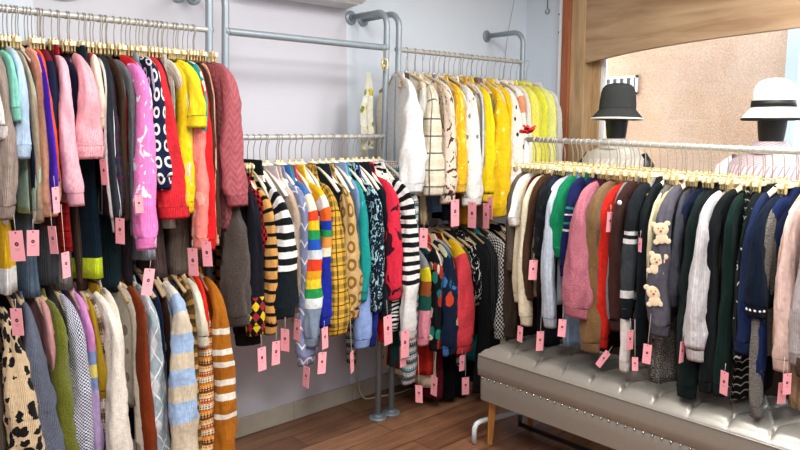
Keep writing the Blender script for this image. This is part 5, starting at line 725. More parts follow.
 ('F', 1.5171, 1.4835, 0.0114, 0.065, 'sw', 'sweater', 'slim grey sweater next to the chocolate coat', ' on the front rack', 'sweater', (('heather', ['#8c8c8e', '#8c8c8e']), {}), 0.185, 0.014, 0.028, -0.726, -0.706, 0.01, 0.013, 0.075, 'clip', 0, 0.9, 0, 0, 0.0, [], 708, 'garments on the front rack', {}),
 ('F', 1.8298, 1.4917, -0.0495, 0.0763, 'sw', 'top', 'slim white top next to the pale blue grey', ' on the front rack', 'top', (('heather', ['#ebe8e2', '#ebe8e2']), {}), 0.185, 0.014, 0.028, -0.4002, -0.3802, 0.01, 0.013, 0.075, 'clip', 0, 0.9, 0, 0, 0.0, [], 709, 'garments on the front rack', {}),
 ('F', 0.7661, 1.464, 0.0296, 0.08, 'sw', 'sweater', 'slim beige sweater next to the cocoa brown coat', ' on the front rack', 'sweater', (('heather', ['#c9b594', '#c9b594']), {}), 0.185, 0.014, 0.028, -0.674, -0.654, 0.01, 0.013, 0.075, 'clip', 0, 0.9, 0, 0, 0.0, [], 710, 'garments on the front rack', {}),
 ('F', 1.0969, 1.4726, 0.0001, 0.0667, 'sw', 'top', 'slim beige top next to the black cardigan', ' on the front rack', 'top', (('heather', ['#c9b594', '#c9b594']), {}), 0.185, 0.014, 0.028, -0.6356, -0.6156, 0.01, 0.013, 0.075, 'clip', 0, 0.9, 0, 0, 0.0, [], 711, 'garments on the front rack', {}),
 ('F', 1.9868, 1.4958, -0.0235, 0.0797, 'sw', 'cardigan', 'slim maroon cardigan next to the long cream rolled collar sweater', ' on the front rack', 'cardigan', (('heather', ['#5a1c28', '#5a1c28']), {}), 0.185, 0.014, 0.028, -0.356, -0.336, 0.01, 0.013, 0.075, 'clip', 0, 0.9, 0, 0, 0.0, [], 712, 'garments on the front rack', {}),
 ('F', 2.0385, 1.4971, -0.0368, 0.0711, 'sw', 'sweater', 'slim olive sweater next to the light cream sweater', ' on the front rack', 'sweater', (('heather', ['#5c5a34', '#5c5a34']), {}), 0.185, 0.014, 0.028, -0.5779, -0.5579, 0.01, 0.013, 0.075, 'clip', 0, 0.9, 0, 0, 0.0, [], 713, 'garments on the front rack', {}),
 ('C', 2.5587, 1.961, 0.0135, 0.0816, 'sw', 'sweater', 'slim cream sweater next to the large white sweatshirt', ' on the far upper rail', 'sweater', (('heather', ['#efe6cf', '#efe6cf']), {}), 0.185, 0.014, 0.028, -0.6896, -0.6696, 0.01, 0.013, 0.075, 'wood', 0, 0.9, 0, 0, 0.0, [], 714, 'garments on the far upper rail', {}),
 ('C', 2.6793, 1.961, -0.0249, 0.0807, 'sw', 'sweater', 'slim white sweater next to the plain cream shirt', ' on the far upper rail', 'sweater', (('heather', ['#ebe8e2', '#ebe8e2']), {}), 0.185, 0.014, 0.028, -0.7167, -0.6967, 0.01, 0.013, 0.075, 'wood', 0, 0.9, 0, 0, 0.0, [], 715, 'garments on the far upper rail', {}),
 ('C', 3.5325, 1.961, 0.0362, 0.0799, 'sw', 'top', 'slim white top next to the soft lemon lime sweater', ' on the far upper rail', 'top', (('heather', ['#ebe8e2', '#ebe8e2']), {}), 0.185, 0.014, 0.028, -0.7783, -0.7583, 0.01, 0.013, 0.075, 'wood', 0, 0.9, 0, 0, 0.0, [], 716, 'garments on the far upper rail', {}),
 ('C', 3.1151, 1.961, -0.0443, 0.0948, 'sw', 'sweater', 'slim cream sweater next to the steel grey knit top', ' on the far upper rail', 'sweater', (('heather', ['#efe6cf', '#efe6cf']), {}), 0.185, 0.014, 0.028, -0.7144, -0.6944, 0.01, 0.013, 0.075, 'wood', 0, 0.9, 0, 0, 0.0, [], 717, 'garments on the far upper rail', {}),
 ('C', 2.9237, 1.961, -0.0293, 0.0949, 'sw', 'top', 'slim yellow top next to the white blouse', ' on the far upper rail', 'top', (('heather', ['#ecc83c', '#ecc83c']), {}), 0.185, 0.014, 0.028, -0.7619, -0.7419, 0.01, 0.013, 0.075, 'wood', 0, 0.9, 0, 0, 0.0, [], 718, 'garments on the far upper rail', {}),
 ('C', 3.0322, 1.961, -0.0011, 0.0949, 'sw', 'top', 'slim beige top next to the canary yellow sweater', ' on the far upper rail', 'top', (('heather', ['#dccbb0', '#dccbb0']), {}), 0.185, 0.014, 0.028, -0.7739, -0.7539, 0.01, 0.013, 0.075, 'wood', 0, 0.9, 0, 0, 0.0, [], 719, 'garments on the far upper rail', {}),
 ('C', 2.8424, 1.961, -0.043, 0.0894, 'sw', 'cardigan', 'slim yellow cardigan next to the golden yellow sweater', ' on the far upper rail', 'cardigan', (('heather', ['#ecc83c', '#ecc83c']), {}), 0.185, 0.014, 0.028, -0.711, -0.691, 0.01, 0.013, 0.075, 'wood', 0, 0.9, 0, 0, 0.0, [], 720, 'garments on the far upper rail', {}),
 ('C', 2.7682, 1.961, 0.0225, 0.0937, 'sw', 'top', 'slim white top next to the cream pink sweater', ' on the far upper rail', 'top', (('heather', ['#ebe8e2', '#ebe8e2']), {}), 0.185, 0.014, 0.028, -0.711, -0.691, 0.01, 0.013, 0.075, 'wood', 0, 0.9, 0, 0, 0.0, [], 721, 'garments on the far upper rail', {}),
 ('B', 2.3292, 1.513, 0.0233, 0.1276, 'sw', 'sweater', 'slim brown sweater next to the white sweater', ' on the middle rail', 'sweater', (('heather', ['#4c3628', '#4c3628']), {}), 0.185, 0.014, 0.028, -0.9695, -0.9495, 0.01, 0.013, 0.075, 'pale', 0, 0.9, 0, 0, 0.0, [], 722, 'garments on the middle rail', {}),
 ('B', 2.0272, 1.513, -0.0392, 0.133, 'sw', 'sweater', 'slim olive sweater next to the tan cardigan', ' on the middle rail', 'sweater', (('heather', ['#5c5a34', '#5c5a34']), {}), 0.185, 0.014, 0.028, -0.807, -0.787, 0.01, 0.013, 0.075, 'pale', 0, 0.9, 0, 0, 0.0, [], 723, 'garments on the middle rail', {}),
 ('B', 1.8526, 1.513, -0.033, 0.1263, 'sw', 'top', 'slim white top next to the yellow sweater', ' on the middle rail', 'top', (('heather', ['#ebe8e2', '#ebe8e2']), {}), 0.185, 0.014, 0.028, -0.8061, -0.7861, 0.01, 0.013, 0.075, 'pale', 0, 0.9, 0, 0, 0.0, [], 724, 'garments on the middle rail', {}),
 ('B', 2.1641, 1.513, 0.0364, 0.1318, 'sw', 'sweater', 'slim brown sweater next to the royal navy sweater', ' on the middle rail', 'sweater', (('heather', ['#4c3628', '#4c3628']), {}), 0.185, 0.014, 0.028, -0.8496, -0.8296, 0.01, 0.013, 0.075, 'pale', 0, 0.9, 0, 0, 0.0, [], 725, 'garments on the middle rail', {}),
 ('B', 2.2505, 1.513, -0.0134, 0.1171, 'sw', 'cardigan', 'slim brown cardigan next to the deep red sweater', ' on the middle rail', 'cardigan', (('heather', ['#4c3628', '#4c3628']), {}), 0.185, 0.014, 0.028, -0.9273, -0.9073, 0.01, 0.013, 0.075, 'pale', 0, 0.9, 0, 0, 0.0, [], 726, 'garments on the middle rail', {}),
 ('B', 1.6313, 1.513, 0.0355, 0.1326, 'sw', 'top', 'slim olive top next to the bold black and white', ' on the middle rail', 'top', (('heather', ['#5c5a34', '#5c5a34']), {}), 0.185, 0.014, 0.028, -0.4043, -0.3843, 0.01, 0.013, 0.075, 'pale', 0, 0.9, 0, 0, 0.0, [], 727, 'garments on the middle rail', {}),
 ('a', 1.0722, 1.112, 0.0071, 0.0767, 'sw', 'cardigan', 'slim navy cardigan next to the grey blue argyle sweater', ' on the lower left rail', 'cardigan', (('heather', ['#1c2644', '#1c2644']), {}), 0.185, 0.014, 0.028, -0.8634, -0.8434, 0.01, 0.013, 0.075, 'wood', 0, 0.9, 0, 0, 0.0, [], 728, 'garments on the lower left rail', {}),
 ('a', 1.1498, 1.112, 0.019, 0.0741, 'sw', 'cardigan', 'slim navy cardigan next to the fluffy sweater', ' on the lower left rail', 'cardigan', (('heather', ['#1c2644', '#1c2644']), {}), 0.185, 0.014, 0.028, -0.8795, -0.8595, 0.01, 0.013, 0.075, 'wood', 0, 0.9, 0, 0, 0.0, [], 729, 'garments on the lower left rail', {}),
 ('a', 0.5084, 1.112, -0.0214, 0.0736, 'sw', 'sweater', 'slim maroon sweater next to the brown grey sweater', ' on the lower left rail', 'sweater', (('heather', ['#5a1c28', '#5a1c28']), {}), 0.185, 0.014, 0.028, -0.6803, -0.6603, 0.01, 0.013, 0.075, 'wood', 0, 0.9, 0, 0, 0.0, [], 730, 'garments on the lower left rail', {}),
 ('c', 3.1055, 1.112, 0.0013, 0.0735, 'sw', 'top', 'slim grey top next to the black and white houndstooth sweater', ' on the far lower rail', 'top', (('heather', ['#8c8c8e', '#8c8c8e']), {}), 0.185, 0.014, 0.028, -0.7032, -0.6832, 0.01, 0.013, 0.075, 'wood', 0, 0.9, 0, 0, 0.0, [], 731, 'garments on the far lower rail', {}),
 ('c', 2.6787, 1.112, 0.0192, 0.0746, 'sw', 'top', 'slim beige top next to the navy sweater', ' on the far lower rail', 'top', (('heather', ['#c9b594', '#c9b594']), {}), 0.185, 0.014, 0.028, -0.7243, -0.7043, 0.01, 0.013, 0.075, 'wood', 0, 0.9, 0, 0, 0.0, [], 732, 'garments on the far lower rail', {}),
 ('c', 2.7972, 1.112, 0.0044, 0.0753, 'sw', 'sweater', 'slim olive sweater next to the coral red sweater', ' on the far lower rail', 'sweater', (('heather', ['#5c5a34', '#5c5a34']), {}), 0.185, 0.014, 0.028, -0.4962, -0.4762, 0.01, 0.013, 0.075, 'wood', 0, 0.9, 0, 0, 0.0, [], 733, 'garments on the far lower rail', {}),
 ('c', 3.2325, 1.112, 0.0307, 0.0725, 'sw', 'sweater', 'slim white sweater next to the dark grey sweater', ' on the far lower rail', 'sweater', (('heather', ['#ebe8e2', '#ebe8e2']), {}), 0.185, 0.014, 0.028, -0.7836, -0.7636, 0.01, 0.013, 0.075, 'wood', 0, 0.9, 0, 0, 0.0, [], 734, 'garments on the far lower rail', {}),
]

for g in GARMENTS: garment(g)

# ------------------------------------------------------------------ wall racks
def wall_pole(o, xf, xt, y=2.767):
    pts = [(xf, y, .008), (lerp(xf, xt, .5), y, 1.05), (xt, y, 2.07)]
    for i in range(1, 7):
        a = i/6*PI/2; pts.append((xt, y + .07*(1-cos(a)), 2.08 + .07*sin(a)))
    pts.append((xt, 3.058, 2.15))
    p = MB().tube(pts, .0160, 16).build('pole', M['pipe'], o, smooth=True)
    f = MB().lathe([(0,0),(.038,0),(.038,.004),(.034,.007),(.020,.009),(.018,.022),(.015,.022)], 24).build('wall_flange', M['pipe'], o, smooth=True)
    f.location = (xt, 3.062, 2.15); f.rotation_euler = (PI/2, 0, 0); shade(f)
    g = MB().lathe([(0,0),(.050,0),(.050,.004),(.046,.008),(.022,.010),(.020,.022),(.016,.022)], 24).build('floor_flange', M['pipe'], o, smooth=True)
    g.location = (xf, y, .001); shade(g)
def rack(label, poles, rails):
    o = empty('clothes_rack', (poles[0][0], 2.767, 0)); tag(o, label, 'clothes rack', 'wall mounted pipe racks')
    for xf, xt in poles: wall_pole(o, xf, xt)
    for (x0, x1, z, r) in rails:
        rl = MB().tube([(x0, 2.767, z), (x1, 2.767, z)], r, 14).build('rail', M['pipe' if r > .015 else 'rail'], o, smooth=True); shade(rl)
        for x in (x0, x1):
            MB().tube([(x-.009, 2.767, z), (x+.009, 2.767, z)], r+.004, 14).build('rail_collar', M['pipe'], o, smooth=True)
    for c in o.children:
        c.location.x -= poles[0][0]; c.location.y -= 2.767
    return o
rack('grey pipe rack at the left with two full rails of clothes', [(.40, .40), (1.355, 1.44)], [(.40, 1.44, 1.965, .012), (.40, 1.42, 1.116, .012)])
rack('grey pipe rack in the middle with an empty bar above one full rail', [(1.430, 1.515), (2.352, 2.425)], [(1.515, 2.419, 1.967, .016), (1.51, 2.400, 1.517, .012)])
rack('grey pipe rack nearest the room corner holding the yellow and white clothes', [(2.448, 2.508), (3.52, 3.54)], [(2.500, 3.54, 1.965, .012), (2.48, 3.53, 1.116, .012)])

# ------------------------------------------------------------------ free standing rack over the bench
fr = empty('standing_clothes_rack', (2.80, 2.15, 0)); tag(fr, 'white free-standing clothes rack behind the silver bench with a red bow', 'clothes rack')
def R(p): return tuple((x-2.80, y-2.15, z) for x, y, z in p)
MB().tube(R([(2.80, 2.152, 1.504), (2.80, .30, 1.456)]), .012, 14).build('rail', M['rail'], fr, smooth=True)
for y, zt in ((2.152, 1.512), (.30, 1.466)):
    MB().tube(R([(2.80, y, .085), (2.80, y, zt)]), .012, 12).build('upright', M['tubewhite'], fr, smooth=True)
    MB().tube(R([(2.50, y+.05, .006), (2.502, y+.05, .080), (2.515, y+.049, .100), (2.54, y+.046, .106), (2.80, y+.0, .100), (3.06, y, .106), (3.09, y, .09), (3.10, y, .006)]), .013, 12).build('foot', M['tubewhite'], fr, smooth=True)
MB().tube(R([(2.80, 2.14, .030), (2.80, .31, .030)]), .012, 12).build('base_bar', M['tubedark'], fr, smooth=True)
MB().tube(R([(2.80, 2.152, .02), (2.80, 2.152, .09)]), .010, 10).build('base_bracket', M['tubedark'], fr, smooth=True)

bow = empty('red_bow', (2.785, 2.135, 1.535), -.7); tag(bow, 'small red satin flower bow on the front rack corner', 'bow')
def petal(a, L, w, tw):
    V = []; F = []; n = 8; k = 6
    for i in range(n+1):
        t = i/n
        for j in range(k+1):
            s = (j/k-.5)*2; ww = w*sin(PI*min(1, t*.9+.1))**.7
            V.append((ww*s, L*t, .012*sin(t*PI)*(1-s*s) + .006*sin(3*s+tw)*t))
    for i in range(n):
        for j in range(k): q = i*(k+1)+j; F.append((q, q+1, q+k+2, q+k+1))
    o = link('petal', V, F, M['red'], bow); o.rotation_euler = (.5*cos(tw*2)+.6, 0, a)
    m = o.modifiers.new('thick', 'SOLIDIFY'); m.thickness = .002
for i in range(9): petal(i*2*PI/9, .044 + .010*(i % 2), .017, i*1.7)
MB().lathe([(0,.014),(.007,.011),(.009,.004),(.006,-.004)], 12).build('bow_knot', M['red'], bow, smooth=True)

# ------------------------------------------------------------------ tufted bench
X0, X1, Y0, Y1 = 2.51, 2.93, .36, 2.19
bn = empty('tufted_bench', ((X0+X1)/2, (Y0+Y1)/2, 0)); tag(bn, 'long silver leather tufted bench with nailhead trim and wooden legs', 'bench')
bx, by = (X0+X1)/2, (Y0+Y1)/2
hx, hy = (X1-X0)/2, (Y1-Y0)/2
def rrect(hx, hy, r, n=6):
    p = []
    for cx, cy, a0 in ((hx-r, hy-r, 0), (-hx+r, hy-r, PI/2), (-hx+r, -hy+r, PI), (hx-r, -hy+r, 1.5*PI)):
        for i in range(n+1):
            a = a0 + i/n*PI/2; p.append((cx+r*cos(a), cy+r*sin(a)))
    return p
b = MB(); lv = [(.236, -.004), (.238, 0), (.30, .001), (.348, 0), (.356, -.003)]
k = 28; base = [rrect(hx+e, hy+e, .03) for z, e in lv]
for (z, e), p in zip(lv, base): b.v += [(x, y, z) for x, y in p]
for i in range(len(lv)-1):
    for j in range(k): q = (j+1) % k; b.f.append((i*k+j, i*k+q, (i+1)*k+q, (i+1)*k+j))
b.f.append(tuple(range(k))[::-1]); b.f.append(tuple((len(lv)-1)*k+j for j in range(k)))
shade(b.build('base_panel', M['cleather'], bn), 50)
# cushion: pillows between buttons in a diamond grid
NX, NY = 84, 420; V = []; F = []; dxr, dyr = .150, .0725
def ctop(x, y):
    ex = (hx - abs(x)); ey = (hy - abs(y)); e = min(ex, ey)
    edge = 1 - math.exp(-max(e, 0)/.035)
    z = .462 + .052*edge
    u, v = x/dxr, (y-.012)/dyr
    a = (u+v+1)/2; bb = (u-v+1)/2
    da = abs(a-round(a)); db = abs(bb-round(bb))
    inn = min(1, max(0, (e-.004)/.035))
    cr = .5*math.exp(-(da/.028)**2) + .5*math.exp(-(db/.028)**2)
    bt = math.exp(-((da*da+db*db)**.5/.075)**2)
    puff = (abs(sin(PI*a))*abs(sin(PI*bb)))**.5
    if abs(u) > 1:                     # outside the outer rows the pleats run straight to the edge
        dv = abs((v - 2*round(v/2)))/2; w = min(1, (abs(u)-1)/.12)
        cr = lerp(cr, .75*math.exp(-(dv/.05)**2), w); puff = lerp(puff, abs(cos(PI*dv))**0*abs(sin(PI*dv))**.5, w)
    return z + inn*(.006*puff - .006*cr - .013*bt)
for i in range(NX+1):
    for j in range(NY+1):
        x = -hx + 2*hx*i/NX; y = -hy + 2*hy*j/NY; V.append((x, y, ctop(x, y)))
for i in range(NX):
    for j in range(NY): q = i*(NY+1)+j; F.append((q, q+NY+1, q+NY+2, q+1))
per = [(i, 0) for i in range(NX)] + [(NX, j) for j in range(NY)] + [(i, NY) for i in range(NX, 0, -1)] + [(0, j) for j in range(NY, 0, -1)]
prev = [i*(NY+1)+j for i, j in per]
for z, e in ((.456, .002), (.440, .003), (.40, .004), (.362, .002), (.357, -.003)):
    n0 = len(V)
    for i, j in per:
        x = -hx + 2*hx*i/NX; y = -hy + 2*hy*j/NY
        V.append((x + (e if i == NX else (-e if i == 0 else 0)), y + (e if j == NY else (-e if j == 0 else 0)), z))
    cur = list(range(n0, n0+len(per)))
    for q in range(len(per)):
        w = (q+1) % len(per); F.append((prev[q], cur[q], cur[w], prev[w]))
    prev = cur
o = link('tufted_cushion', V, F, M['cleather'], bn)
pip = [(x, y, .461) for x, y in rrect(hx+.003, hy+.003, .012, 4)]; pip.append(pip[0])
MB().tube(pip, .0035, 8, cap=False).build('piping', M['cleather'], bn, smooth=True)
nb = 0
btn = MB().lathe([(0,.006),(.006,.005),(.010,.001),(.010,-.004)], 14).build('tuft_button', M['cleather'], bn, smooth=True); first = True
for i in range(-1, 2):
    for j in range(-12, 13):
        if (i+j) % 2 == 1 and abs(j*dyr) < hy - .04:
            o = btn if first else btn.copy()
            if not first: C.objects.link(o)
            first = False; o.location = (i*dxr, j*dyr+.012, ctop(i*dxr, j*dyr+.012) - .001)
nl = MB().lathe([(0,.0045),(.003,.004),(.0055,.001),(.0055,-.003)], 10).build('nailhead', M['nail'], bn, smooth=True); first = True
spots = [(-hx-.003, -hy+.03 + i*.0385, -PI/2) for i in range(47)] + [(-hx+.03+i*.04, hy+.003, 0) for i in range(10)]
for x, y, r in spots:
    o = nl if first else nl.copy()
    if not first: C.objects.link(o)
    first = False; o.location = (x, y, .352)
    o.rotation_euler = (0, -PI/2, 0) if r else (-PI/2, 0, 0)
for sx in (-1, 1):
    for sy in (-1, 1):
        x, y = sx*(hx-.055), sy*(hy-.05)
        l = MB().tube([(x+sx*.010, y+sy*.008, 0), (x, y, .235)], [.018, .027], 4)
        l.build('leg', M['bwood'], bn, bevel=.004)
for c in bn.children: c.location.x += 0
bn.location = (bx, by, 0)

# ------------------------------------------------------------------ mannequins, their clothes and hats
def ring_loft(name, prof, m, parent=None, n=36, cap=True, seed=0, fold=0, uvscale=1):
    """prof: (z, half width along local x, half depth along local y)"""
    rings = []; U = []
    for z, a, b_ in prof:
        r = []; uu = []
        for j in range(n+1):
            t = 2*PI*j/n; k = 1 + fold*sin(9*t + seed)*.5 + fold*sin(5*t + z*9)*.5
            if j < n: r.append((a*cos(t)*k, b_*sin(t)*k, z))
            uu.append((t*a, -z))
        rings.append(r); U.append(uu)
    rings = rings[::-1]; U = U[::-1]
    return loft(name, rings, U, m, parent, False)
def mannequin(x, y, h, rz, label):
    o = empty('mannequin', (x, y, 0), rz); tag(o, label, 'mannequin')
    s = h/1.70
    pf = [(1.725,.004,.004),(1.715,.035,.04),(1.69,.060,.072),(1.65,.070,.080),(1.60,.064,.070),(1.55,.060,.064),(1.52,.057,.060),(1.50,.055,.056),(1.46,.048,.050),(1.43,.060,.058),
          (1.41,.110,.075),(1.38,.165,.092),(1.34,.178,.105),(1.26,.165,.118),(1.15,.135,.100),(1.05,.125,.092),(.95,.155,.105),(.86,.168,.112),(.80,.160,.105),(.78,.09,.06),(.775,.004,.004)]
    ring_loft('torso', [(z*s, a, b_) for z, a, b_ in pf], M['black'], o)
    for sd in (-1, 1):
        MB().tube([(sd*.150, 0, 1.385*s), (sd*.185, 0, 1.33*s), (sd*.205, 0, 1.20*s), (sd*.215, -.01, 1.08*s), (sd*.215, -.04, .90*s)], [.036, .042, .038, .032, .024], 14).build('arm', M['black'], o, smooth=True)
    MB().tube([(0,0,.02),(0,0,.80)], .012, 12).build('stand_pole', M['pipe'], o, smooth=True)
    MB().lathe([(0,.02),(.14,.018),(.15,.010),(.15,0)], 32).build('stand_base', M['pipe'], o, smooth=True)
    return o
def top(x, y, h, rz, pat, name, label, cat, sl=.20):
    o = empty(name, (x, y, 0), rz); tag(o, label, cat); s = h/1.70; m = cloth(*pat[0], **pat[1])
    pf = [(1.455,.064,.064),(1.44,.072,.066),(1.425,.115,.082),(1.40,.172,.100),(1.37,.196,.112),(1.32,.200,.124),(1.24,.190,.132),(1.12,.178,.125),(1.0,.180,.125),(.86,.192,.135),(.80,.198,.138)]
    ring_loft('bodice', [(z*s, a, b_) for z, a, b_ in pf], m, o, fold=.03)
    ring_loft('collar', [(1.475*s,.062,.064),(1.480*s,.068,.072),(1.45*s,.086,.084),(1.425*s,.104,.092)], m, o)
    if sl:
        for sd in (-1, 1):
            MB2 = [(sd*.150, 0, 1.385*s), (sd*.198, 0, 1.34*s), (sd*.222, 0, 1.24*s), (sd*.235, 0, (1.34-sl)*s)]
            MB().tube(MB2, [.045, .062, .066, .070], 18, cap=False).build('sleeve', m, o, smooth=True)
    return o
mannequin(3.63, 2.155, 1.725, -PI/2+.1, 'black mannequin wearing a dark felt hat by the shop window')
top(3.63, 2.155, 1.725, -PI/2+.1, (('vstripes', ['#e8e2d6', '#d6cfc2']), dict(p=.03)), 'vest', 'ivory sleeveless top on the mannequin with the dark hat', 'top', 0)
mannequin(3.50, 1.272, 1.72, -PI/2-.15, 'black mannequin in a pink striped shirt and white hat')
top(3.50, 1.272, 1.72, -PI/2-.15, (('vstripes', ['#efe9ec', '#efe9ec', '#eaa0ae']), dict(p=.030)), 'shirt', 'pink and white striped collared shirt on the right mannequin', 'shirt', .26)

ha = empty('bucket_hat', (3.63, 2.155, 1.615)); tag(ha, 'dark grey felt cloche hat with a white brim edge', 'hat')
ha.rotation_euler = (.0, .03, 0); ha.scale = (.92, .92, .98)
crown = [(.001,.202),(.045,.200),(.075,.192),(.094,.174),(.103,.148),(.107,.115),(.110,.080),(.112,.058)]
brim = [(.111,.050),(.125,.034),(.142,.016),(.155,.002)]
MB().lathe(crown, 40).build('crown', M['felt'], ha, smooth=True)
o = MB().lathe([(.108,.060)] + brim + [(.1535,-.001),(.141,.012),(.123,.030),(.106,.046)], 40).build('brim', M['felt'], ha, smooth=True)
MB().lathe([(.150,.004),(.1565,.003),(.158,-.003),(.155,-.008),(.149,-.004)], 40).build('brim_edge', M['wfelt'], ha, smooth=True)
hb = empty('sun_hat', (3.50, 1.272, 1.602)); tag(hb, 'white round hat with a black band and black brim edge', 'hat')
hb.scale = (.90, .90, .95)
MB().lathe([(.001,.196),(.036,.193),(.068,.182),(.090,.160),(.099,.132),(.101,.100),(.101,.070),(.101,.055)], 40).build('crown', M['wfelt'], hb, smooth=True)
MB().lathe([(.102,.088),(.1045,.088),(.107,.056),(.104,.056)], 40).build('hat_band', M['ribbon'], hb, smooth=True)
MB().lathe([(.101,.058),(.112,.046),(.132,.026),(.146,.006),(.148,-.004),(.142,.004),(.128,.020),(.108,.038),(.099,.050)], 40).build('brim', M['wfelt'], hb, smooth=True)
MB().lathe([(.146,.005),(.1505,.001),(.151,-.006),(.146,-.009),(.142,-.002)], 40).build('brim_edge', M['ribbon'], hb, smooth=True)

# ------------------------------------------------------------------ room
def struct(o, label=None): o['kind'] = 'structure'; return o
def wallmat(name, col, nz=.02):
    return plain(name, col, .75, 0, .25, nz=nz, nscale=2.5, bump=.0)
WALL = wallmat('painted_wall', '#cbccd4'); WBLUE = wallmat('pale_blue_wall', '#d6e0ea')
struct(MB().box((.842, 3.063, 0), (2.395, 3.18, 2.75)).build('wall_left', WALL))
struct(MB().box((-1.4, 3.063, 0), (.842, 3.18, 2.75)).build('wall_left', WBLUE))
struct(MB().box((2.395, 3.063, 0), (4.05, 3.18, 2.75)).build('wall_left', WBLUE))  # paler past the air conditioner, whose shade is put into the wall colours
WIN = (.75, 2.745, .30, 2.42)      # opening in the end wall: y0, y1, z0, z1
w = MB().box((3.95, WIN[1], 0), (4.07, 3.063, 2.75)).box((3.95, -1.6, 0), (4.07, WIN[0], 2.75)).box((3.95, WIN[0], 0), (4.07, WIN[1], WIN[2])).box((3.95, WIN[0], WIN[3]), (4.07, WIN[1], 2.75))
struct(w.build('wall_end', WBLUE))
struct(MB().box((-1.52, -1.72, 0), (-1.4, 3.18, 2.75)).build('wall_back', WALL))
struct(MB().box((-1.4, -1.72, 0), (4.07, -1.6, 2.75)).build('wall_right', WALL))
struct(MB().box((-1.52, -1.72, 2.75), (4.07, 3.18, 2.85)).build('ceiling', M['white']))

def floor_mat():
    s = NT('wood_laminate'); tc = s.n('TexCoord'); br = s.n('TexBrick')
    s.t.links.new(tc.outputs['Object'], br.inputs['Vector'])
    br.offset = .37; br.inputs['Scale'].default_value = 1; br.inputs['Brick Width'].default_value = 1.15; br.inputs['Row Height'].default_value = .152
    br.inputs['Mortar Size'].default_value = .0022; br.inputs['Mortar Smooth'].default_value = .1
    br.inputs['Color1'].default_value = (0,0,0,1); br.inputs['Color2'].default_value = (1,1,1,1); br.inputs['Mortar'].default_value = (.5,.5,.5,1)
    mp = s.n('Mapping'); mp.inputs['Scale'].default_value = (1.2, 16, 1); s.t.links.new(tc.outputs['Object'], mp.inputs[0])
    g = s.noise(mp.outputs[0], 2.2, 7, dist=1.2, rough=.65)
    sp = s.n('SeparateColor'); s.t.links.new(br.outputs['Color'], sp.inputs[0])
    f = s.math('MULTIPLY_ADD', sp.outputs[0], .30, s.math('MULTIPLY', g, .85))
    c = s.ramp(f, [(.22, lin('#472e22')), (.45, lin('#6c4833')), (.62, lin('#855d44')), (.85, lin('#9c7456'))], 'LINEAR')
    c = s.mix(br.outputs['Fac'], c, lin('#2c1a12'))
    s.put(s.b.inputs['Base Color'], c); s.b.inputs['Roughness'].default_value = .30
    s.b.inputs['Specular IOR Level'].default_value = .5
    h = s.math('SUBTRACT', s.math('MULTIPLY', g, .2), br.outputs['Fac']); s.bump(h, .25, .002)
    return s.m
struct(MB().box((-1.52, -1.72, -.1), (4.07, 3.18, 0)).build('floor', floor_mat()))
def tile_mat():
    s = NT('baseboard_tile'); tc = s.n('TexCoord'); sp = s.n('SeparateXYZ'); s.t.links.new(tc.outputs['Object'], sp.inputs[0])
    n = s.noise(tc.outputs['Object'], 14, 4); c = s.mix(n, lin('#a9a292'), lin('#cac3b2'))
    c = s.mix(s.band(sp.outputs[0], .40, .006), c, lin('#77705f'))
    s.put(s.b.inputs['Base Color'], c); s.b.inputs['Roughness'].default_value = .3; return s.m
TILE = tile_mat()
struct(MB().box((-1.4, 3.052, 0), (3.95, 3.063, .098)).build('baseboard_left', TILE, bevel=.002))
struct(MB().box((3.94, 1.4, 0), (3.95, 3.052, .098)).build('baseboard_end', TILE, bevel=.002))

# shop window with its wooden casing
wn = struct(empty('window_1', (3.95, 2.0, 0)))
WD = wood('oak_casing', '#9c7c56', '#c6a77e', 2, 2.2, 10, .5); WR = wood('red_brown_strip', '#8e4c2e', '#ae6a46', 2, 2.2, 10, .45); WDH = wood('oak_board', '#947556', '#b79a78', 1, 1.6, 9, .5)
def wb(a, b_, name, m, bev=.002):
    return MB().box(tuple(p-q for p, q in zip(a, (3.95,2,0))), tuple(p-q for p, q in zip(b_, (3.95,2,0)))).build(name, m, wn, bevel=bev)
wb((3.915, 2.742, 0), (3.952, 2.770, 2.75), 'plaster_bead', M['white'])
wb((3.905, 2.682, 0), (3.965, 2.742, 2.75), 'casing_strip', WR, .004)
wb((3.925, 2.580, 0), (4.10, 2.682, 2.75), 'side_post', WD, .003)
wb((4.03, 2.530, 0), (4.10, 2.580, 2.75), 'inner_post', WD, .002)
wb((4.045, 2.508, .3), (4.085, 2.530, 2.42), 'glazing_strip', M['white'])
# arched head board
pts = []; N = 24
for i in range(N+1):
    y = 2.58 - i/N*1.83; t = 2.575 - y
    z = 1.972 + .094*(1-math.exp(-t/.55))*1.10
    pts.append((y-2, z))
poly = pts + [(.75-2, 2.75), (2.58-2, 2.75)]
hb_ = MB(); k = len(poly); n0 = 0
hb_.prism(poly, -.015, .035)
hb_.build('head_board', WDH, wn)
wb((3.925, .66, 0), (4.10, .75, 2.75), 'side_post', WD, .003)
def glass():
    s = NT('window_glass'); t = s.t; out = t.nodes['Material Output']
    tr = s.n('BsdfTransparent'); gl = s.n('BsdfGlossy'); gl.inputs['Roughness'].default_value = .0
    fr_ = s.n('Fresnel'); fr_.inputs[0].default_value = 1.5; mx = s.n('MixShader')
    s.t.links.new(fr_.outputs[0], mx.inputs[0]); s.t.links.new(tr.outputs[0], mx.inputs[1]); s.t.links.new(gl.outputs[0], mx.inputs[2])
    s.t.links.new(mx.outputs[0], out.inputs[0]); return s.m
gm = glass()
wb((4.062, .75, .30), (4.068, 2.520, 2.72), 'glass_pane', gm, 0)

struct(MB().box((3.925, -1.2, .0), (3.951, 2.575, .92)).build('trim_2', wood('dark_wainscot', '#1e1613', '#34261f', 2, 2, 10), bevel=.003))
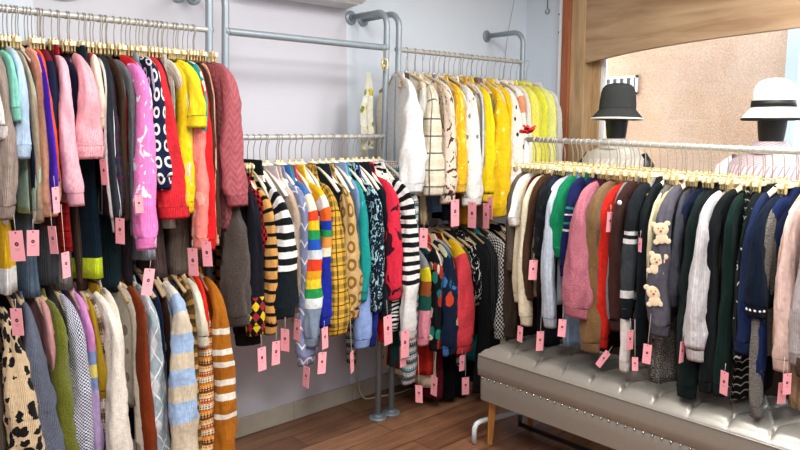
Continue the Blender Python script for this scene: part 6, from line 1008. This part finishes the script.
# outside the window: granular stone wall, pale post, reflected grille built solid
def stone():
    s = NT('granular_stone'); tc = s.n('TexCoord'); n = s.noise(tc.outputs['Object'], 110, 5, rough=.8); b_ = s.noise(tc.outputs['Object'], 1.6, 3)
    c = s.ramp(s.math('MULTIPLY_ADD', b_, .35, s.math('MULTIPLY', n, .75)), [(.36, lin('#ac846a')), (.55, lin('#d4b498')), (.72, lin('#ecd6c6'))], 'LINEAR')
    s.put(s.b.inputs['Base Color'], c); s.b.inputs['Roughness'].default_value = .9; return s.m
STN = stone()
struct(MB().box((4.62, 1.62, -.1), (4.80, 5.2, 3.4)).build('wall_outside', STN))
struct(MB().box((4.07, -1.5, -.12), (9, 5.2, -.02)).build('ground', plain('pavement', '#9c968e', .85, nz=.1)))
struct(MB().box((4.60, 1.545, -.02), (4.80, 1.62, 3.4)).build('trim_1', plain('pale_blue_post', '#cfe0ec', .5)))
struct(MB().box((5.6, -1.0, -.02), (5.7, 1.60, 1.62)).build('wall_far', plain('grey_green_hoarding', '#6f7c80', .8, nz=.3, nscale=5)))
for y, z, L, q in ((2.66, 1.99, .50, 0), (2.18, 2.0, .42, 0)): pass
vt = empty('grille_reflection', (4.615, 2.735, 1.865)); tag(vt, 'small white barred vent on the stone wall behind the dark hat', 'reflection')
MB().box((-.004, -.135, -.062), (.004, .135, .062)).build('backing', plain('reflection_dark', '#5f646a', .7), vt)
f = MB()
for a_, b_ in (((-.014, -.15, .050), (.0, .15, .066)), ((-.014, -.15, -.066), (.0, .15, -.050)), ((-.014, -.15, -.066), (.0, -.134, .066)), ((-.014, .134, -.066), (.0, .15, .066))): f.box(a_, b_)
f.build('frame', M['white'], vt)
for i in range(5):
    y = -.108 + i*.054; MB().box((-.012, y-.012, -.055), (-.004, y+.012, .055)).build('bar', M['white'], vt)

# ------------------------------------------------------------------ small things
ac = empty('air_conditioner', (2.07, 3.063, 2.19)); tag(ac, 'white wall air conditioner cut by the top of the photo', 'air conditioner')
MB().prism([(0, .0), (-.15, .012), (-.205, .04), (-.215, .27), (-.19, .29), (0, .29)], -.42, .325).build('casing', M['white'], ac, bevel=.008)
MB().box((-.40, -.14, -.003), (.30, -.02, .004)).build('underside_panel', plain('ac_grey', '#d2d4d6', .6), ac).rotation_euler = (-.06, 0, 0)
MB().box((-.38, -.195, .022), (.29, -.155, .030)).build('air_flap', M['white'], ac).rotation_euler = (-.0, 0, 0)
cl = empty('wall_disc', (.944, 3.062, 2.235)); tag(cl, 'dark round wall piece with a pale rim, mostly above the photo', 'wall decoration')
cl.rotation_euler = (PI/2, 0, 0)
MB().lathe([(0,.030),(.160,.030),(.165,.024),(.165,.004)], 48).build('face', plain('navy_gloss', '#141c30', .3), cl)
shade(MB().lathe([(.160,0),(.160,.005),(.170,.006),(.172,.003),(.172,0)], 48).build('rim', plain('pale_rim', '#d8d4c8', .5), cl))
def cable(name, pts, r, m, label, cat):
    cu = []
    P_ = [Vector(p) for p in pts]
    for i in range(len(P_)-1):
        p0, p1, p2, p3 = P_[max(i-1,0)], P_[i], P_[i+1], P_[min(i+2, len(P_)-1)]
        for s_ in range(10):
            t = s_/10; cu.append(.5*((2*p1)+(p2-p0)*t+(2*p0-5*p1+4*p2-p3)*t*t+(3*p1-p0-3*p2+p3)*t**3))
    cu.append(P_[-1]); return tag(MB().tube(cu, r, 8).build(name, m, smooth=True), label, cat)
cable('power_cable', [(2.43, 3.053, .52), (2.435, 3.050, .33), (2.44, 3.046, .12), (2.46, 3.02, .012), (2.55, 2.985, .006), (2.68, 2.95, .006), (2.85, 2.97, .006), (3.1, 3.0, .006)], .0045, plain('cream_cable', '#cfc9a4', .5), 'thin cream power cable looping down to the floor behind the poles', 'cable')
cable('wall_wire', [(3.84, 3.058, 2.52), (3.78, 3.058, 2.30), (3.74, 3.059, 2.12), (3.72, 3.060, 1.90)], .0016, plain('grey_wire', '#9fa8ac', .6), 'thin grey wire running down the wall by the corner', 'wire')
hk = [(3.944, 2.885, 2.42), (3.944, 2.887, 2.37), (3.942, 2.885, 2.345)] + [(3.942, 2.885 - .016*sin(a*.7), 2.333 - .016*(1-cos(a*.7))+.012) for a in range(1, 9)]
tag(MB().tube(hk, .0025, 8).build('wall_hook', M['tubedark'], smooth=True), 'small dark wire hook on the pale wall left of the window', 'hook')
for z in (2.30, 2.185):
    o = MB().lathe([(0,.003),(.005,.003),(.007,0)], 12).build('wall_screw', M['tubedark'], smooth=True)
    o.location = (3.949, 2.795, z); o.rotation_euler = (0, -PI/2, 0)
    tag(o, ('upper' if z > 2.25 else 'lower') + ' small dark screw beside the white window bead', 'screw', 'wall screws')
# gold claw and floral scarf hanging at the pole end of the middle rail
gc = empty('hair_claw', (2.376, 2.735, 1.872)); tag(gc, 'gold hair claw hung below the empty bar at the pole', 'hair claw')
MB().tube([(0, 0, .10), (0, 0, .035)], .0012, 6).build('cord', M['string'], gc)
for sd in (-1, 1):
    MB().tube([(0, 0, .035), (sd*.014, -.006, .030), (sd*.020, -.008, .010), (sd*.014, -.008, -.012), (sd*.004, -.006, -.026)], [.004, .006, .0065, .005, .003], 10).build('claw_arm', M['gold'], gc, smooth=True)
MB().lathe([(.002,-.008),(.006,-.006),(.007,0),(.006,.006),(.002,.008)], 12).build('spring', M['gold'], gc, smooth=True)
sc = empty('floral_scarf', (2.325, 2.80, 1.80)); tag(sc, 'yellow floral scarf hanging beside the middle pole', 'scarf')
V = []; F = []; UVs = []
for i in range(31):
    for j in range(13):
        f = i/30; w_ = .012 + .034*min(1, f*2.2); q = (j/12-.5)*2
        V.append((w_*q + .006*sin(f*9), .014*sin(q*7+f*2)*(.35+.65*f), .04 - .39*f + .012*q*f))
for i in range(30):
    for j in range(12):
        k0 = i*13+j; F.append((k0, k0+1, k0+14, k0+13)); UVs.append(((j*.008, i*.013), (j*.008+.008, i*.013), (j*.008+.008, i*.013+.013), (j*.008, i*.013+.013)))
o = link('cloth', V, F, cloth('floral', ['#d9d8c4', '#c8b840', '#7e8848', '#e2e2da'], p=.03, q=.45), sc, UVs)
m_ = o.modifiers.new('thick', 'SOLIDIFY'); m_.thickness = .002

# ------------------------------------------------------------------ light, world, camera
def area(name, loc, rot, sx, sy, power, col=(1,1,1)):
    l = bpy.data.lights.new(name, 'AREA'); l.shape = 'RECTANGLE'; l.size = sx; l.size_y = sy; l.energy = power; l.color = col
    o = bpy.data.objects.new(name, l); C.objects.link(o); o.location = loc; o.rotation_euler = rot; return o
emi = NT('lamp_diffuser'); emi.b.inputs['Emission Color'].default_value = (1, .98, .95, 1); emi.b.inputs['Emission Strength'].default_value = 2.0
for k, (x, y) in enumerate(((.9, 1.55), (2.2, 1.3), (3.1, .9), (.3, .2), (1.9, .1), (3.2, -.5))):
    c = empty('ceiling_light', (x, y, 2.75)); tag(c, 'flat white ceiling panel lamp above the clothes, out of view', 'ceiling light', 'ceiling panel lamps')
    MB().box((-.31, -.31, -.03), (.31, .31, 0)).build('frame', M['white'], c)
    MB().box((-.29, -.29, -.034), (.29, .29, -.03)).build('diffuser', emi.m, c)
    area('panel_light', (x, y, 2.705), (0, 0, 0), .58, .58, (18, 17, 16, 20, 22, 20)[k], (1, .985, .96))
w_ = bpy.data.worlds.new('World'); bpy.context.scene.world = w_; w_.use_nodes = True
bg = w_.node_tree.nodes['Background']; bg.inputs[0].default_value = (.86, .93, 1, 1); bg.inputs[1].default_value = 4.2
cam = bpy.data.cameras.new('camera'); co = bpy.data.objects.new('camera', cam); C.objects.link(co)
cam.sensor_width = 36; cam.lens = 700/800*36; cam.clip_start = .05
co.location = (0, 0, 1.55); co.rotation_euler = (math.radians(90 - 7.728), 0, math.radians(47.73 - 90))
S_ = bpy.context.scene; S_.camera = co
vs = S_.view_settings; vs.view_transform = 'Standard'; vs.look = 'None'; vs.gamma = 1; vs.exposure = 0.72; vs.use_curve_mapping = False
